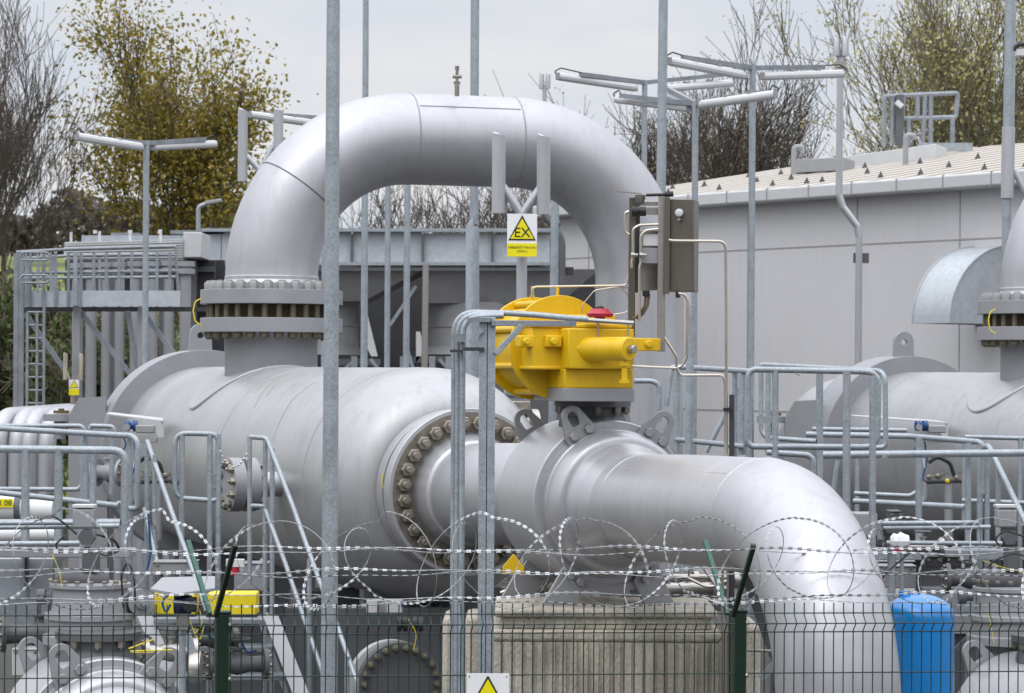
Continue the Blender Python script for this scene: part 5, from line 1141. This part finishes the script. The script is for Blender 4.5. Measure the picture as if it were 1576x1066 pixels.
for i in range(3):
    s0, s1 = bounds[i]+.03, bounds[i+1]-.03
    t = thing('mesh_fence_panel', names[i], 'fence panel', Vector((fp((s0+s1)/2,0).x, fp((s0+s1)/2,0).y, .05)), 'green mesh fence panels')
    vw = MB(); s = math.ceil(s0/.0489)*.0489
    while s < s1:
        pts = [fp(s,a,b_) for a, b_ in prof_z()]; zl = fz(s)
        for zc_ in (-.62,-1.22):
            pts += [fp(s,zc_+.04,0), fp(s,zc_,.045), fp(s,zc_-.04,0)]
        pts += [fp(s, -zl+.05, 0)]
        vw.tube(pts, .003, 5, caps=False); s += .0489
    vw.build('upright_wires', M['mesh'], t)
    hw = MB()
    for dz, of in ((-.004,.004),(-.05,.049),(-.094,.004),(-.29,.004),(-.49,.004),(-.58,.004),(-.62,.049),(-.66,.004),(-.86,.004),(-1.06,.004),(-1.18,.004),(-1.22,.049),(-1.26,.004),(-1.46,.004),(-1.66,.004)):
        hw.tube([fp(s0,dz,of), fp((s0+s1)/2,dz,of), fp(s1,dz,of)], .0032, 5)
    hw.build('cross_wires', M['mesh'], t)
for i, (s, L) in enumerate(zip(posts_s, ('left dark green fence post with V-shaped wire arms','right dark green fence post with V-shaped wire arms'))):
    t = thing('fence_post', L, 'fence post', Vector((fp(s,0).x, fp(s,0).y, 0)), 'dark green fence posts')
    c = fp(s,0); MB().box((c.x,c.y+.02,(c.z+.0)/2), (.066,.066,c.z), (fd,fn,UP)).build('post', M['green'], t, bevel=.006)
    MB().box((c.x,c.y+.02,c.z+.006), (.074,.074,.014), (fd,fn,UP)).build('cap', M['green'], t, bevel=.004)
    px = (341,1137)[i]
    a = [P(px-9,948,13.0+i*.6-.1), P(px+23 if i else px+21,838,13.0+i*.6-.35)]
    MB().bar(a[0], a[1], .022, .022).build('front_arm', M['green'], t, bevel=.003)
    a = [P(px-18,945,13.0+i*.6+.1), P(px-52,832,13.0+i*.6+.4)]
    MB().bar(a[0], a[1], .022, .02).build('rear_arm', M['teal'], t, bevel=.003)
    for zz2 in (-.05,-.3): MB().hexa((c.x+.036,c.y-.0,c.z+zz2), Vector((1,-.3,0)), .012,.01).build('bolt', M['bolt'], t)
# razor wire: coil plus straight strands
def barbs(mb, pts, step, L, wv, rnd, tw0=0):
    acc = 0
    for i in range(len(pts)-1):
        a, b = pts[i], pts[i+1]; d = (b-a); l = d.length; dn = d.normalized()
        while acc < l:
            p = a+dn*acc; tw = p.x*5.0+acc; u = Vector((0,-1,0)).cross(dn)
            if u.length < .1: u = Vector((1,0,0))
            u.normalize(); v = dn.cross(u); an = 1.5*math.sin(p.x*(1.9+.3*math.sin(tw0))+p.z*5+tw0*2)-.3; q = u*math.cos(an)+v*math.sin(an)
            n = dn.cross(q); h = L/2; e = dn*h; x = dn*h*.35
            mb.add([p-e+q*wv, p-x+q*wv*.8, p+x+q*wv*.8, p+e+q*wv, p+e-q*wv, p+x-q*wv*.8, p-x-q*wv*.8, p-e-q*wv], [(0,1,6,7),(1,2,5,6),(2,3,4,5)], False)
            acc += step
        acc -= l
t = thing('razor_wire_coil', 'loose concertina coil of razor wire on top of the green fence', 'razor wire', fp(FL/2, .05))
wm, bm_ = MB(), MB(); rnd = random.Random(2)
sA, sB = -.1, FL+.1; pitch = .50; zc0 = .245
pts = []; nst = int((sB-sA)/pitch*36)
for i in range(nst):
    ph = 2*math.pi*i/36; s = sA+pitch*i/36
    cyc = math.floor(i/36); rr1 = .205+.02*math.sin(cyc*2.1)
    pts.append(fp(s + .16*math.sin(ph+.3)*(1 if cyc % 2 else .75), zc0+.02*math.sin(cyc*1.7)+rr1*math.cos(ph), .02+rr1*.95*math.sin(ph)))
wm.tube(pts, .0022, 5, caps=False); barbs(bm_, pts, .036, .018, .0075, rnd)
pts2 = []
for i in range(nst):
    ph = 2*math.pi*i/36+2.4; s = sA+pitch*i/36+.1
    cyc = math.floor(i/36); rr1 = .19+.025*math.sin(cyc*1.3+1)
    pts2.append(fp(s - .19*math.sin(ph), zc0-.01+rr1*math.cos(ph), .02+rr1*.95*math.sin(ph)))
wm.tube(pts2, .0022, 5, caps=False)
bm2 = MB(); barbs(bm2, pts2, .038, .017, .007, rnd)
wm.build('coil_wire', M['wire'], t); b1_ = bm_.build('barbs', M['barb'], t); b1_['kind'] = 'stuff'; b2_ = bm2.build('barbs', M['barb'], t); b2_['kind'] = 'stuff'
# straight strands
SL = [(849,-.35,'top front'),(846,.38,'top rear'),(884,-.22,'upper middle front'),(880,.25,'upper middle rear'),(918,-.10,'lower front'),(929,.12,'lower rear')]
spn = [s_at(20), posts_s[0]+.05, s_at(600), posts_s[1]+.05, s_at(1420)]
for k, (py, dy, nm) in enumerate(SL):
    t = thing('razor_wire_strand', '%s straight razor wire strand above the mesh fence' % nm, 'razor wire', fp(FL/2, .1+.02*k), 'straight razor wire strands')
    z0 = P(788, py, 13.4+dy).z - P(788, 944, 13.4).z; pts = []
    for i in range(80):
        s = -.05+(FL+.1)*i/79; ph = (s/FL*3.2+k*.37)
        dz = z0 + .012*math.sin(ph*6.28) + .006*math.sin(ph*17+k)
        pts.append(fp(s, dz, 0)+Vector((0,dy,0)))
    MB().tube(pts, .0024, 5).build('core_wire', M['wire'], t)
    b = MB(); 
    # barbs show in groups where the tape is turned towards the viewer
    barbs(b, pts, .046, .020, .009, rnd, .35+k*.9); bb = b.build('barbs', M['barb'], t); bb['kind'] = 'stuff'
# sign on the fence
sg2 = thing('fence_sign', 'white sign with a yellow triangle fixed to the mesh fence at the bottom edge', 'sign', P(750,1150,13.28), 'yellow warning signs')
D_ = 13.28; a = P(718,1036,D_); b = P(783,1128,D_); cx = (a.x+b.x)/2; wd = b.x-a.x
MB().box((cx,D_,(a.z+b.z)/2), (wd,.005,a.z-b.z)).build('white_panel', M['signw'], sg2, bevel=.001)
MB().plate([(-.082,-.155),(.082,-.155),(.003,-.012),(-.003,-.012)], (cx,D_-.005,a.z), (1,0,0), UP, .003).build('triangle_border', M['black'], sg2)
MB().plate([(-.069,-.147),(.069,-.147),(0,-.025)], (cx,D_-.0085,a.z), (1,0,0), UP, .003).build('triangle', M['signy'], sg2)
for x in (a.x+.012, b.x-.012): MB().lathe((x,D_-.003,a.z-.014), Vector((0,-1,0)), [(0,.004),(.002,.004),(.002,0)], 8).build('screw', M['bolt'], sg2)
